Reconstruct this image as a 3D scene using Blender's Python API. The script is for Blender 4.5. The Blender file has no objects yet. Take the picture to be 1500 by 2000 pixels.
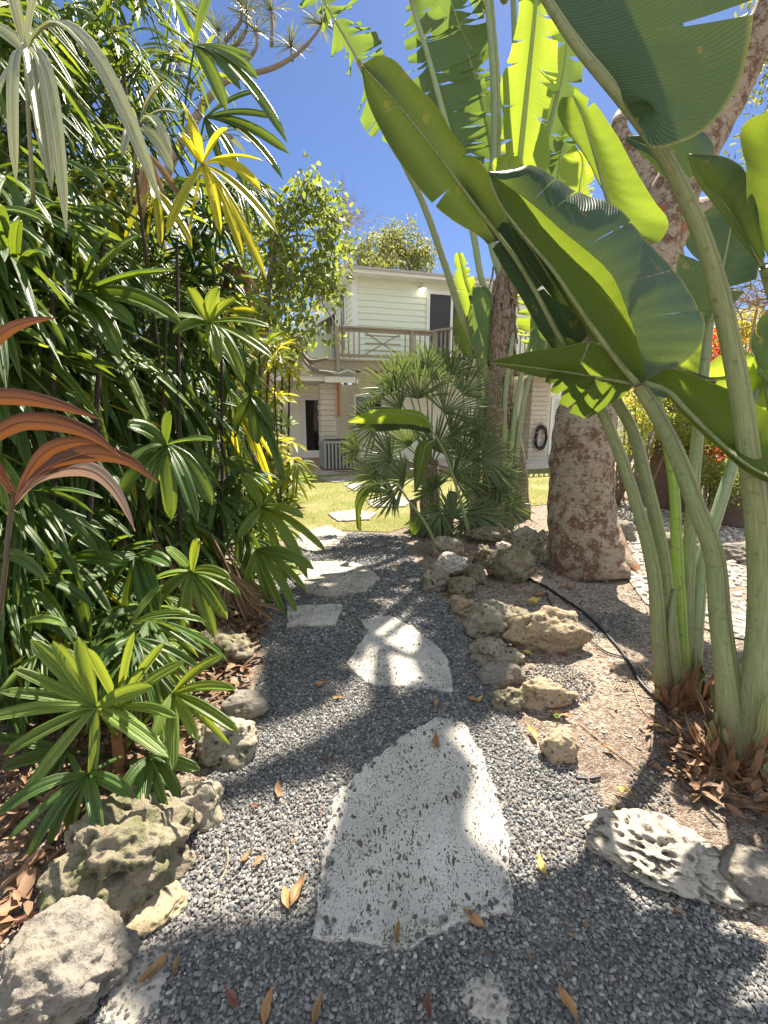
import bpy, math, random
import numpy as np
from mathutils import Vector, noise
R = math.radians
scene = bpy.context.scene
C = scene.collection
rng = np.random.default_rng(7)
random.seed(7)

# ------------------------------------------------------------------ camera
CAMH, PITCH, F = 1.55, R(12.2), 900.0
cd = bpy.data.cameras.new('camera'); cam = bpy.data.objects.new('camera', cd); C.objects.link(cam)
cam.location = (0, 0, CAMH); cam.rotation_euler = (R(90) - PITCH, 0, 0)
cd.sensor_fit = 'HORIZONTAL'; cd.sensor_width = 36; cd.lens = F / 1500 * 36
cd.clip_start = 0.05; cd.clip_end = 2000
scene.camera = cam
# ------------------------------------------------------------------ light
SUN_AZ, SUN_EL = 18.5, 53.0
w = bpy.data.worlds.new('World'); scene.world = w; w.use_nodes = True
wn = w.node_tree.nodes; wn.clear()
sk = wn.new('ShaderNodeTexSky'); sk.sky_type = 'NISHITA'; sk.sun_disc = False
sk.sun_elevation = R(SUN_EL); sk.sun_rotation = R(SUN_AZ)
sk.air_density = 1.0; sk.dust_density = 0.3; sk.ozone_density = 5.0
bg = wn.new('ShaderNodeBackground'); bg.inputs['Strength'].default_value = 0.135
wo = wn.new('ShaderNodeOutputWorld')
tint = wn.new('ShaderNodeMix'); tint.data_type = 'RGBA'; tint.blend_type = 'MULTIPLY'; tint.inputs[0].default_value = 1
tint.inputs[7].default_value = (.215, .225, .27, 1)
w.node_tree.links.new(sk.outputs[0], tint.inputs[6]); wl = w.node_tree.links.new
# bright cloud added to the unseen sky behind the camera, as shade fill
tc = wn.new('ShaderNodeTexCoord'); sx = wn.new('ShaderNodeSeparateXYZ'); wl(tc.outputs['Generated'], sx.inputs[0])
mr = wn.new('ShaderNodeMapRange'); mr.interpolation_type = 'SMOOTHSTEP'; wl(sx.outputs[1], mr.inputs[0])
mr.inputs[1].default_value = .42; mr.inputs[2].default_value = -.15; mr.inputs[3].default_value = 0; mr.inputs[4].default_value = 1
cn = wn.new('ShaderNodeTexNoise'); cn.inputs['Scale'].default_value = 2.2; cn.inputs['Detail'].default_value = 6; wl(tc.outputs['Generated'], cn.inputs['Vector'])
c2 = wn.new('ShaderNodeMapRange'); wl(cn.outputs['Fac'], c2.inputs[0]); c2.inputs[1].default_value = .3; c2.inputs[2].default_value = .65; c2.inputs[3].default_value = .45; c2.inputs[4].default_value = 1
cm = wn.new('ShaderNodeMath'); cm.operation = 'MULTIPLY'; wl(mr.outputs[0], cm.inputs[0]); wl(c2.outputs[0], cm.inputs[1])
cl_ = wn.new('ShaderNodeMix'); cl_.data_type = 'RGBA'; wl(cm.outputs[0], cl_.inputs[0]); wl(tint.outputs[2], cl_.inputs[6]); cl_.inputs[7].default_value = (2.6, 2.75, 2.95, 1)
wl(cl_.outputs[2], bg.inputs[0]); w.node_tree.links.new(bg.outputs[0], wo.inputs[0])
ld = bpy.data.lights.new('sun', 'SUN'); sun = bpy.data.objects.new('sun', ld); C.objects.link(sun)
ld.energy = 5.0; ld.angle = R(0.5); ld.color = (1.0, 0.90, 0.76)
a, e = R(SUN_AZ), R(SUN_EL)
SUNV = Vector((math.sin(a) * math.cos(e), math.cos(a) * math.cos(e), math.sin(e)))
sun.rotation_euler = SUNV.to_track_quat('Z', 'Y').to_euler()
sun.location = SUNV * 30
scene.view_settings.view_transform = 'Standard'; scene.view_settings.look = 'None'
scene.view_settings.exposure = 1.85; scene.view_settings.gamma = 1
scene.cycles.max_bounces = 10; scene.cycles.transmission_bounces = 6; scene.cycles.diffuse_bounces = 5
scene.cycles.sample_clamp_indirect = 8

# ------------------------------------------------------------------ coordinates
cs, sn = math.cos(PITCH), math.sin(PITCH)
def W(px, py, d):
    x = (px - 750) / F * d; up = (1000 - py) / F * d
    return np.array((x, d * cs + up * sn, CAMH - d * sn + up * cs))
def G(px, py, z=0.0):
    r = W(px, py, 1.0) - np.array((0, 0, CAMH))
    t = (z - CAMH) / r[2]
    return np.array((r[0] * t, r[1] * t, z))
def gd(px, py):
    r = W(px, py, 1.0); return -CAMH / (r[2] - CAMH)
def WW(pts, d=None):
    return [W(p[0], p[1], p[2] if len(p) > 2 else d) for p in pts]

# ------------------------------------------------------------------ mesh tools
class MB:
    def __init__(s): s.v = []; s.uv = []; s.q = []; s.t = []; s.n = 0
    def add(s, V, quads=None, tris=None, uv=None):
        V = np.asarray(V, float).reshape(-1, 3)
        s.v.append(V); s.uv.append(np.zeros((len(V), 2)) if uv is None else np.asarray(uv, float).reshape(-1, 2))
        if quads is not None and len(quads): s.q.append(np.asarray(quads, int).reshape(-1, 4) + s.n)
        if tris is not None and len(tris): s.t.append(np.asarray(tris, int).reshape(-1, 3) + s.n)
        s.n += len(V)
    def grid(s, P, UV=None, closed=False):
        a, b = P.shape[:2]
        i = np.arange(a * b).reshape(a, b)
        if closed:
            j = np.roll(i, -1, 1); q = np.stack([i[:-1], i[1:], j[1:], j[:-1]], -1).reshape(-1, 4)
        else:
            q = np.stack([i[:-1, :-1], i[1:, :-1], i[1:, 1:], i[:-1, 1:]], -1).reshape(-1, 4)
        s.add(P.reshape(-1, 3), quads=q, uv=None if UV is None else UV.reshape(-1, 2))
    def box(s, lo, hi, tf=None):
        x0, y0, z0 = lo; x1, y1, z1 = hi
        V = np.array([(x0,y0,z0),(x1,y0,z0),(x1,y1,z0),(x0,y1,z0),(x0,y0,z1),(x1,y0,z1),(x1,y1,z1),(x0,y1,z1)], float)
        if tf: V = np.array([tf(*p) for p in V])
        s.add(V, quads=[(0,3,2,1),(4,5,6,7),(0,1,5,4),(1,2,6,5),(2,3,7,6),(3,0,4,7)])
    def beam(s, a, b, w, h, up=(0, 0, 1)):
        a = np.array(a, float); b = np.array(b, float); t = b - a; t /= np.linalg.norm(t)
        sd = np.cross(t, up)
        if np.linalg.norm(sd) < 1e-4: sd = np.cross(t, (0, 1, 0))
        sd /= np.linalg.norm(sd); u = np.cross(sd, t)
        V = [p + sd * w / 2 * i + u * h / 2 * j for p in (a, b) for i, j in ((-1,-1),(1,-1),(1,1),(-1,1))]
        s.add(V, quads=[(0,3,2,1),(4,5,6,7),(0,1,5,4),(1,2,6,5),(2,3,7,6),(3,0,4,7)])
    def tube(s, pts, rad, sides=8, flat=None, rough=0.0, seed=0):
        P = np.array(pts, float); n = len(P)
        rad = np.full(n, rad, float) if np.isscalar(rad) else np.array(rad, float)
        T = np.gradient(P, axis=0); T /= np.linalg.norm(T, axis=1)[:, None] + 1e-9
        ref = np.array((0, 0, 1.0)) if abs(T[0][2]) < .9 else np.array((0, 1.0, 0))
        A = []; u = np.cross(T[0], ref); u /= np.linalg.norm(u)
        for k in range(n):
            u = u - T[k] * np.dot(u, T[k]); u /= np.linalg.norm(u); A.append(u)
        A = np.array(A); B = np.cross(T, A)
        an = np.linspace(0, 2 * math.pi, sides, endpoint=False)
        rr = rad[:, None] * np.ones((1, sides))
        if rough:
            r2 = np.random.default_rng(seed)
            m = np.array([[noise.noise(Vector((math.cos(x) * 1.5 + seed, math.sin(x) * 1.5, k * .35))) for x in an] for k in range(n)])
            rr = rr * (1 + rough * m)
        V = P[:, None] + rr[..., None] * (np.cos(an)[None, :, None] * A[:, None] + np.sin(an)[None, :, None] * B[:, None])
        L = np.concatenate([[0], np.cumsum(np.linalg.norm(np.diff(P, axis=0), axis=1))])
        UV = np.stack(np.broadcast_arrays(np.abs(an / math.pi - 1)[None, :], L[:, None]), -1)
        s.grid(V, UV, closed=True)
        c0 = s.n - n * sides
        for base, ctr in ((c0, P[0]), (s.n - sides, P[-1])):
            k = s.n; s.add([ctr]); idx = np.arange(sides)
            s.t.append(np.stack([base + idx, base + (idx + 1) % sides, np.full(sides, k)], -1))
    def make(s, name, mat, parent=None, smooth=True):
        return emit(name, np.concatenate(s.v), np.concatenate(s.q) if s.q else None, np.concatenate(s.t) if s.t else None,
                    np.concatenate(s.uv), mat, parent, smooth)

BASE = {}
def emit(name, V, Q, T, UV, mat, parent, smooth=True):
    p = parent
    while p is not None and p.parent is not None: p = p.parent
    off = np.array(BASE.get(p.name, (0, 0, 0))) if p is not None else V.mean(0) * 0
    o_loc = None
    if p is None:
        o_loc = np.array((V[:, 0].mean(), V[:, 1].mean(), V[:, 2].min())); off = o_loc
    elif parent is not p and parent.type == 'MESH': pass
    V = V - off
    me = bpy.data.meshes.new(name)
    nq = 0 if Q is None else len(Q); nt = 0 if T is None else len(T)
    loops = np.concatenate([x.reshape(-1) for x in (Q, T) if x is not None]).astype(np.int32)
    me.vertices.add(len(V)); me.vertices.foreach_set('co', V.astype(np.float32).reshape(-1))
    me.loops.add(len(loops)); me.polygons.add(nq + nt)
    st = np.concatenate([np.arange(nq) * 4, nq * 4 + np.arange(nt) * 3]).astype(np.int32)
    me.polygons.foreach_set('loop_start', st)
    me.polygons.foreach_set('vertices', loops)
    if UV is not None:
        l = me.uv_layers.new(name='UVMap'); l.data.foreach_set('uv', UV[loops].astype(np.float32).reshape(-1))
    me.polygons.foreach_set('use_smooth', np.full(nq + nt, smooth))
    me.update(calc_edges=True)
    if mat: me.materials.append(mat)
    o = bpy.data.objects.new(name, me); C.objects.link(o)
    if parent is not None: o.parent = parent
    else: o.location = o_loc; BASE[o.name] = tuple(o_loc)
    return o
def tag(o, label=None, cat=None, group=None, kind=None):
    if label: o['label'] = label
    if cat: o['category'] = cat
    if group: o['group'] = group
    if kind: o['kind'] = kind
    return o
def thing(name, loc, label, cat, group=None):
    o = bpy.data.objects.new(name, None); o.empty_display_size = .1; C.objects.link(o)
    o.location = loc; BASE[o.name] = tuple(loc)
    return tag(o, label, cat, group)
def resample(pts, n, smooth=True):
    P = np.array(pts, float)
    if len(P) == 2: return P[0] + (P[1] - P[0]) * np.linspace(0, 1, n)[:, None]
    d = np.concatenate([[0], np.cumsum(np.linalg.norm(np.diff(P, axis=0), axis=1) + 1e-9)])
    t = np.linspace(0, d[-1], n)
    # catmull-rom (centripetal-ish via finite-difference hermite)
    M = np.gradient(P, d, axis=0)
    k = np.clip(np.searchsorted(d, t, 'right') - 1, 0, len(P) - 2)
    h = (d[k + 1] - d[k])[:, None]; x = ((t - d[k])[:, None]) / h
    return ((2*x**3 - 3*x**2 + 1) * P[k] + (x**3 - 2*x**2 + x) * h * M[k] + (-2*x**3 + 3*x**2) * P[k+1] + (x**3 - x**2) * h * M[k+1])

# ------------------------------------------------------------------ materials
class NT:
    def __init__(s, name, rough=.6):
        s.m = bpy.data.materials.new(name); s.m.use_nodes = True; s.t = s.m.node_tree
        s.t.nodes.clear(); s.out = s.t.nodes.new('ShaderNodeOutputMaterial')
        s.p = s.n('ShaderNodeBsdfPrincipled'); s.p.inputs['Roughness'].default_value = rough
        s.l(s.p.outputs[0], s.out.inputs[0])
    def n(s, ty, **k):
        x = s.t.nodes.new(ty)
        for a, b in k.items(): setattr(x, a, b)
        return x
    def l(s, a, b): s.t.links.new(a, b)
    def set(s, node, i, v):
        if isinstance(v, bpy.types.NodeSocket): s.l(v, node.inputs[i])
        else: node.inputs[i].default_value = v
    def math(s, op, a, b=0.0, c=None):
        x = s.n('ShaderNodeMath', operation=op); s.set(x, 0, a); s.set(x, 1, b)
        if c is not None: s.set(x, 2, c)
        return x.outputs[0]
    def mix(s, f, a, b, mode='MIX'):
        x = s.n('ShaderNodeMix', data_type='RGBA', blend_type=mode)
        s.set(x, 0, f)
        for i, v in ((6, a), (7, b)):
            if not isinstance(v, bpy.types.NodeSocket): v = (*v[:3], 1)
            s.set(x, i, v)
        return x.outputs[2]
    def noise(s, scale, detail=4, vec=None, rough=.55, dim='3D'):
        x = s.n('ShaderNodeTexNoise'); x.inputs['Scale'].default_value = scale; x.inputs['Detail'].default_value = detail
        x.inputs['Roughness'].default_value = rough
        if vec is not None: s.l(vec, x.inputs['Vector'])
        return x.outputs['Fac']
    def vor(s, scale, vec=None, feat='F1', out='Distance', rnd=1.0):
        x = s.n('ShaderNodeTexVoronoi', feature=feat); x.inputs['Scale'].default_value = scale
        x.inputs['Randomness'].default_value = rnd
        if vec is not None: s.l(vec, x.inputs['Vector'])
        return x.outputs[out]
    def ramp(s, f, stops):
        x = s.n('ShaderNodeValToRGB'); s.l(f, x.inputs[0]); el = x.color_ramp.elements
        while len(el) < len(stops): el.new(.5)
        for q, (pos, c) in zip(el, stops):
            q.position = pos; q.color = (*c, 1) if not np.isscalar(c) else (c, c, c, 1)
        return x.outputs[0]
    def coord(s, which='Object', scale=None, rot=None):
        o = s.n('ShaderNodeTexCoord').outputs[which]
        if scale is not None:
            m = s.n('ShaderNodeMapping'); m.inputs['Scale'].default_value = scale
            if rot: m.inputs['Rotation'].default_value = rot
            s.l(o, m.inputs[0]); o = m.outputs[0]
        return o
    def pos(s): return s.n('ShaderNodeNewGeometry').outputs['Position']
    def bump(s, h, strength=.3, dist=.01):
        b = s.n('ShaderNodeBump'); s.set(b, 'Height', h); b.inputs['Strength'].default_value = strength
        b.inputs['Distance'].default_value = dist; s.l(b.outputs[0], s.p.inputs['Normal']); return b.outputs[0]
    def col(s, c):
        s.set(s.p, 'Base Color', c if isinstance(c, bpy.types.NodeSocket) else (*c, 1)); return s
    def spec(s, v): s.p.inputs['Specular IOR Level'].default_value = v; return s

def leaf_mat(name, base, trans, rough=.35, mode='plain', tf=.45, var=.25, freq=120, spec=.5, brown=None, bs=.25, island=True):
    k = NT(name, rough); k.spec(spec)
    g = k.n('ShaderNodeNewGeometry')
    uvn = k.n('ShaderNodeTexCoord').outputs['UV']; sp = k.n('ShaderNodeSeparateXYZ'); k.l(uvn, sp.inputs[0])
    r = g.outputs['Random Per Island'] if island else k.n('ShaderNodeObjectInfo').outputs['Random']
    nz = k.noise(3.5 if mode == 'banana' else 7, 3, k.pos())
    f = k.math('ADD', k.math('MULTIPLY', r, .6), k.math('MULTIPLY', nz, .6))
    dark = [c * (1 - var) for c in base]; lite = [min(1, base[0] * (1 + var * 1.9)), min(1, base[1] * (1 + var)), base[2] * (1 + var * .4)]
    c = k.mix(f, dark, lite); tcol = k.mix(f, [q * (1 - var * .7) for q in trans], [min(1, trans[0] * (1 + var)), min(1, trans[1] * (1 + var * .4)), trans[2]])
    if mode == 'banana':
        au = k.math('ABSOLUTE', k.math('SUBTRACT', k.math('MULTIPLY', sp.outputs[0], 2), 1))
        ph = k.math('SUBTRACT', sp.outputs[1], k.math('MULTIPLY', k.math('POWER', au, 1.6), .12))
        s1 = k.math('SINE', k.math('MULTIPLY', ph, freq * 3.1))
        s2 = k.math('SINE', k.math('MULTIPLY', ph, freq * 1.13))
        vn = k.math('ADD', k.math('MULTIPLY', s1, .7), k.math('MULTIPLY', s2, .35))
        vn = k.math('MULTIPLY', vn, k.math('ADD', nz, .25))
        k.bump(vn, bs * 1.4, .006)
        vf = k.math('MULTIPLY', k.math('ADD', vn, 1), .22)
        c = k.mix(vf, c, [q * 1.9 for q in base]); tcol = k.mix(vf, tcol, [q * .55 for q in trans])
        er = k.ramp(au, [(0, 1.0), (.03, 0), (.965, 0), (1, 1.0)])
        c = k.mix(k.math('MULTIPLY', er, .8), c, (.30, .27, .07))
        bl = k.ramp(k.noise(14, 3, k.pos()), [(.66, 0), (.71, .85)])
        c = k.mix(bl, c, (.22, .15, .05))
    elif mode == 'pleat':
        s1 = k.math('SINE', k.math('MULTIPLY', sp.outputs[0], freq))
        s2 = k.math('SINE', k.math('MULTIPLY', sp.outputs[0], freq * 3.1))
        vn = k.math('ADD', s1, k.math('MULTIPLY', s2, .4))
        k.bump(vn, bs, .004)
        vf = k.math('MULTIPLY', k.math('ADD', vn, 1), .30)
        c = k.mix(vf, c, [q * 2.2 for q in base]); tcol = k.mix(vf, tcol, [q * .6 for q in trans])
        if brown:
            tip = k.ramp(k.math('ADD', sp.outputs[1], k.math('MULTIPLY', k.noise(25, 3, k.pos()), .25)), [(brown, 0), (brown + .06, 1)])
            c = k.mix(tip, c, (.26, .17, .07)); tcol = k.mix(tip, tcol, (.3, .2, .06))
    k.col(c)
    tr = k.n('ShaderNodeBsdfTranslucent'); k.l(tcol, tr.inputs[0])
    mx = k.n('ShaderNodeMixShader'); mx.inputs[0].default_value = tf
    k.l(k.p.outputs[0], mx.inputs[1]); k.l(tr.outputs[0], mx.inputs[2]); k.l(mx.outputs[0], k.out.inputs[0])
    return k.m
def plain(name, col, rough=.6, var=.12, scale=6, bump=.1, bscale=40, metal=0, spec=.4):
    k = NT(name, rough); k.spec(spec); p = k.coord()
    k.col(k.mix(k.noise(scale, 5, p), [c * (1 - var) for c in col], [min(1, c * (1 + var)) for c in col]))
    k.p.inputs['Metallic'].default_value = metal
    if bump: k.bump(k.noise(bscale, 4, p), bump, .01)
    return k.m

M = {}
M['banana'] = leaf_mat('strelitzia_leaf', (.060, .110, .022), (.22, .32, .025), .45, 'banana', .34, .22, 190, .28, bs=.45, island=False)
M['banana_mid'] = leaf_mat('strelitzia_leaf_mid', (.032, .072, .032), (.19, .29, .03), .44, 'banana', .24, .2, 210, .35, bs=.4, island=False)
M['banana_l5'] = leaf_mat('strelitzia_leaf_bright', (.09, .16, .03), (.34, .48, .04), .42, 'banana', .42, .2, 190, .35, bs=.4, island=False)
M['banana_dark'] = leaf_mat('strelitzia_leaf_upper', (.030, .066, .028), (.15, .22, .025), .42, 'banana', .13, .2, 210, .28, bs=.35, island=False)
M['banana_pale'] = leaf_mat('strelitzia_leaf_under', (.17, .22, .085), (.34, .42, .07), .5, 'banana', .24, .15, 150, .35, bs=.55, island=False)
M['banana_lit'] = leaf_mat('strelitzia_leaf_lit', (.10, .19, .03), (.50, .66, .05), .38, 'banana', .52, .2, 170, .45, bs=.35, island=False)  # brighter yellow-green copy of the leaf, backlight put into its colours
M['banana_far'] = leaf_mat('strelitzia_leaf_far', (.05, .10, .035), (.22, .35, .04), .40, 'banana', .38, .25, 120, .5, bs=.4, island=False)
M['rhapis'] = leaf_mat('lady_palm_leaf', (.042, .092, .020), (.23, .35, .025), .42, 'pleat', .34, .35, 19, .42, 1.09, .6)
M['rhapis_hi'] = leaf_mat('lady_palm_leaf_light', (.090, .155, .030), (.40, .52, .04), .42, 'pleat', .38, .28, 19, .42, 1.10, .6)
M['rhapis_yel'] = leaf_mat('lady_palm_leaf_yellow', (.26, .27, .02), (.85, .80, .04), .38, 'pleat', .52, .2, 19, .5, 1.08, .6)
M['rhapis_pale'] = leaf_mat('lady_palm_leaf_silver', (.24, .27, .17), (.35, .38, .15), .38, 'pleat', .25, .15, 19, .6, 1.0, .6)
M['rhapis_dead'] = leaf_mat('lady_palm_leaf_dry', (.20, .145, .09), (.25, .17, .08), .8, 'pleat', .25, .3, 19, .2)
M['fan'] = leaf_mat('fan_palm_leaf', (.090, .140, .060), (.24, .34, .08), .4, 'pleat', .25, .3, 6, .5)
M['ti'] = leaf_mat('ti_leaf', (.055, .024, .011), (.20, .075, .018), .5, 'pleat', .28, .25, 22, .25, None)
M['ti_green'] = leaf_mat('ti_leaf_pale', (.16, .13, .10), (.3, .18, .12), .35, 'pleat', .3, .2, 22, .55, .93)
M['tree_leaf'] = leaf_mat('broad_tree_leaf', (.085, .135, .035), (.30, .42, .06), .4, 'plain', .42, .45)
M['far_leaf'] = leaf_mat('far_tree_leaf', (.095, .135, .05), (.27, .33, .09), .5, 'plain', .4, .4)
M['shrub_leaf'] = leaf_mat('shrub_leaf', (.17, .24, .055), (.50, .60, .09), .45, 'plain', .45, .4)
M['yellow_leaf'] = leaf_mat('yellow_tree_leaf', (.27, .27, .05), (.55, .52, .07), .5, 'plain', .5, .3)
M['red_leaf'] = leaf_mat('croton_leaf', (.20, .06, .03), (.45, .14, .05), .4, 'plain', .4, .5)
M['flower'] = leaf_mat('red_flower', (.65, .02, .03), (.8, .05, .03), .5, 'plain', .4, .2)
M['fallen'] = leaf_mat('fallen_leaf_tan', (.29, .19, .09), (.2, .12, .04), .6, 'plain', .2, .35, island=False)
M['fallen_y'] = leaf_mat('fallen_leaf_yellow', (.55, .45, .12), (.5, .4, .1), .5, 'plain', .25, .2, island=False)
M['fallen_r'] = leaf_mat('fallen_leaf_dark', (.15, .07, .05), (.2, .08, .04), .6, 'plain', .15, .3, island=False)
M['litter'] = leaf_mat('leaf_litter', (.13, .095, .062), (.08, .055, .03), .65, 'plain', .15, .6)
M['grass'] = leaf_mat('grass_blades', (.30, .33, .10), (.45, .46, .13), .6, 'plain', .35, .35)
M['dracaena'] = leaf_mat('dragon_tree_leaf', (.10, .13, .07), (.25, .3, .12), .4, 'plain', .3, .35)

def stalk_mat(name, c1, c2, brown=.6):
    k = NT(name, .5); k.spec(.35); p = k.coord('UV', (9, 1.1, 1))
    n1 = k.noise(6, 7, p, .65); n2 = k.noise(38, 3, k.pos())
    c = k.mix(k.ramp(n1, [(.35, 0), (.65, 1)]), c1, c2)
    sp = k.n('ShaderNodeSeparateXYZ'); k.l(k.pos(), sp.inputs[0])
    low = k.ramp(k.math('ADD', sp.outputs[2], k.math('MULTIPLY', n1, .45)), [(.22, 1), (.68, 0)])
    c = k.mix(k.math('MULTIPLY', low, brown), c, (.20, .11, .055))
    fl = k.ramp(n2, [(.58, 0), (.68, .6)]); c = k.mix(fl, c, (.13, .12, .05))
    su = k.n('ShaderNodeSeparateXYZ'); k.l(k.n('ShaderNodeTexCoord').outputs['UV'], su.inputs[0])
    ed = k.ramp(k.math('ADD', su.outputs[0], k.math('MULTIPLY', n1, .06)), [(.44, 0), (.47, .8), (.51, .8), (.54, 0)]); c = k.mix(ed, c, (.17, .13, .06))
    k.col(c); k.bump(n1, .5, .006); return k.m
M['stalk'] = stalk_mat('green_stalk', (.13, .175, .06), (.30, .34, .17))
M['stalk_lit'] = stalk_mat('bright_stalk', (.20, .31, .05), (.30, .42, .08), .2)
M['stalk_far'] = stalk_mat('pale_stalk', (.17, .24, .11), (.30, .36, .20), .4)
M['sheath'] = plain('dry_sheath', (.22, .10, .045), .8, .5, 20, .5, 60)
M['cane'] = plain('dark_cane', (.045, .035, .025), .85, .5, 25, .8, 60)
M['petiole'] = plain('palm_petiole', (.10, .15, .05), .5, .3, 20, .1)
M['ti_stem'] = plain('ti_stem', (.085, .06, .035), .7, .25, 30, .5, 80)

def bark():
    k = NT('gumbo_bark', .8); k.spec(.2); p = k.coord('Object'); ps = k.coord('Object', (1.5, 1.5, 7)); pv = k.coord('Object', (3.5, 3.5, .8))
    n = k.noise(9, 9, p, .72); n2 = k.noise(2.2, 4, p); n3 = k.noise(8, 8, ps, .75); n4 = k.noise(30, 6, p, .75); n5 = k.noise(4, 7, pv, .7)
    c = k.mix(n2, (.17, .095, .055), (.29, .18, .115))
    c = k.mix(k.ramp(k.math('ADD', n, k.math('MULTIPLY', n2, .3)), [(.60, 0), (.65, .85)]), c, (.50, .42, .31))
    c = k.mix(k.ramp(n5, [(.54, 0), (.64, .55)]), c, (.23, .13, .085))
    c = k.mix(k.ramp(n3, [(.55, 0), (.60, .8)]), c, (.085, .055, .04))
    c = k.mix(k.ramp(n4, [(.55, 0), (.60, .75)]), c, (.58, .50, .39))
    c = k.mix(k.ramp(k.noise(3.1, 2, k.coord('Object', (1, 1, 1.3))), [(.69, 0), (.70, .8)]), c, (.40, .15, .06))
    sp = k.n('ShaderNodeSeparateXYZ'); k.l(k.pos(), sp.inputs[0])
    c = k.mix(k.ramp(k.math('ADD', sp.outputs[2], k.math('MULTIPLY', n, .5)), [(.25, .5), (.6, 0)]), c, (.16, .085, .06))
    k.col(c)
    k.bump(k.math('ADD', k.math('ADD', n, n4), k.math('MULTIPLY', n3, 1.2)), 1.0, .03); return k.m
M['bark'] = bark()
def fibre():
    k = NT('fibrous_trunk', .85); p = k.coord('Object', (16, 16, 1.3)); n = k.noise(4, 8, p, .65)
    c = k.ramp(n, [(.3, (.03, .02, .014)), (.46, (.11, .065, .042)), (.56, (.34, .27, .20)), (.66, (.10, .06, .04))])
    k.col(c); k.bump(n, .9, .03); return k.m
M['fibre'] = fibre()
M['branch'] = plain('grey_branch', (.20, .16, .12), .8, .4, 14, .7, 40)
M['redtrunk'] = plain('red_brown_trunk', (.13, .085, .07), .8, .35, 12, .7, 40)

def rock_mat(name, pale, dark, moss, pit=22, pitd=1.0, mossf=.5):
    k = NT(name, .9); k.spec(.2); p = k.coord('Object')
    n = k.noise(5, 8, p, .65); nf = k.noise(45, 5, p, .7); v = k.vor(pit, p)
    c = k.mix(n, dark, pale)
    c = k.mix(k.math('MULTIPLY', k.ramp(k.noise(9, 5, p, .6), [(.48, 0), (.62, 1)]), mossf), c, moss)
    pits = k.ramp(k.math('ADD', v, k.math('MULTIPLY', k.math('SUBTRACT', nf, .5), .35)), [(.16, 1), (.26, 0)])
    c = k.mix(k.math('MULTIPLY', pits, .8 * pitd), c, (.05, .043, .035))
    c = k.mix(k.math('MULTIPLY', k.ramp(nf, [(.35, 1), (.48, 0)]), .6), c, [q * .4 for q in dark])
    k.col(c)
    h = k.math('ADD', k.math('MULTIPLY', k.ramp(v, [(.05, 0), (.3, 1)]), .7 * pitd), k.math('ADD', k.math('MULTIPLY', nf, .6), k.math('MULTIPLY', n, .8)))
    k.bump(h, 1.0, .02); return k.m
M['rock'] = rock_mat('coral_rock', (.44, .395, .31), (.17, .145, .11), (.12, .13, .05))
M['rock_tan'] = rock_mat('tan_rock', (.48, .38, .26), (.24, .18, .12), (.25, .22, .08), 26, .7, .3)
M['rock_white'] = rock_mat('white_rock', (.54, .50, .43), (.36, .33, .28), (.3, .3, .2), 30, .8, .2)
M['rock_smooth'] = rock_mat('grey_smooth_rock', (.30, .275, .235), (.13, .115, .095), (.25, .21, .14), 14, .3, .4)
M['rock_mossy'] = rock_mat('mossy_rock', (.33, .29, .205), (.12, .10, .07), (.10, .11, .04), 17, 1.0, .75)
M['holey'] = rock_mat('holey_rock', (.52, .48, .42), (.26, .23, .18), (.28, .24, .15), 17, .9, .3)

def slab_mat(name, c0, dens=0.0):
    k = NT(name, .9); k.spec(.15); p0 = k.coord('Object'); p = k.coord('Object', (1.15, .60, 1), (0, 0, .2))
    wob = k.n('ShaderNodeVectorMath', operation='ADD'); nzv = k.n('ShaderNodeTexNoise'); nzv.inputs['Scale'].default_value = 14; nzv.inputs['Detail'].default_value = 4
    sc = k.n('ShaderNodeVectorMath', operation='SCALE'); k.l(nzv.outputs['Color'], sc.inputs[0]); sc.inputs['Scale'].default_value = .055
    k.l(p, wob.inputs[0]); k.l(sc.outputs[0], wob.inputs[1]); q = wob.outputs[0]
    n = k.noise(3.2, 7, p0, .6); nf = k.noise(110, 5, p0, .75); d = k.noise(5, 4, p0)
    c = k.mix(k.ramp(n, [(.35, 0), (.65, 1)]), [x * .72 for x in c0], [min(1, x * 1.08) for x in c0])
    v1, v2, v3 = k.vor(24, q), k.vor(55, q), k.vor(120, q)
    f1 = k.ramp(k.math('ADD', v1, k.math('MULTIPLY', d, .6)), [(.42 + dens, 1), (.46 + dens, 0)])
    f2 = k.ramp(k.math('ADD', v2, k.math('MULTIPLY', k.noise(9, 4, p0), .7)), [(.52 + dens, 1), (.56 + dens, 0)])
    f3 = k.ramp(k.math('ADD', v3, k.math('MULTIPLY', k.noise(17, 3, p0), .8)), [(.62 + dens, .8), (.68 + dens, 0)])
    f = k.math('MAXIMUM', k.math('MAXIMUM', f1, f2), f3)
    c = k.mix(k.math('MULTIPLY', k.ramp(nf, [(.38, 1), (.52, 0)]), .45), c, [x * .5 for x in c0])
    c = k.mix(k.math('MULTIPLY', k.ramp(k.noise(6, 8, p0, .7), [(.54, 0), (.64, 1)]), .45), c, [x * .55 for x in c0])
    c = k.mix(k.math('MULTIPLY', f, .88), c, (.075, .065, .05))
    k.col(c)
    k.bump(k.math('ADD', k.math('MULTIPLY', f, -1.2), k.math('MULTIPLY', k.math('ADD', nf, k.math('MULTIPLY', n, 2)), .45)), 1.0, .012); return k.m
M['slab'] = slab_mat('coral_slab', (.60, .565, .50))
M['slab2'] = slab_mat('weathered_slab', (.50, .465, .40), .05)
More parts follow.
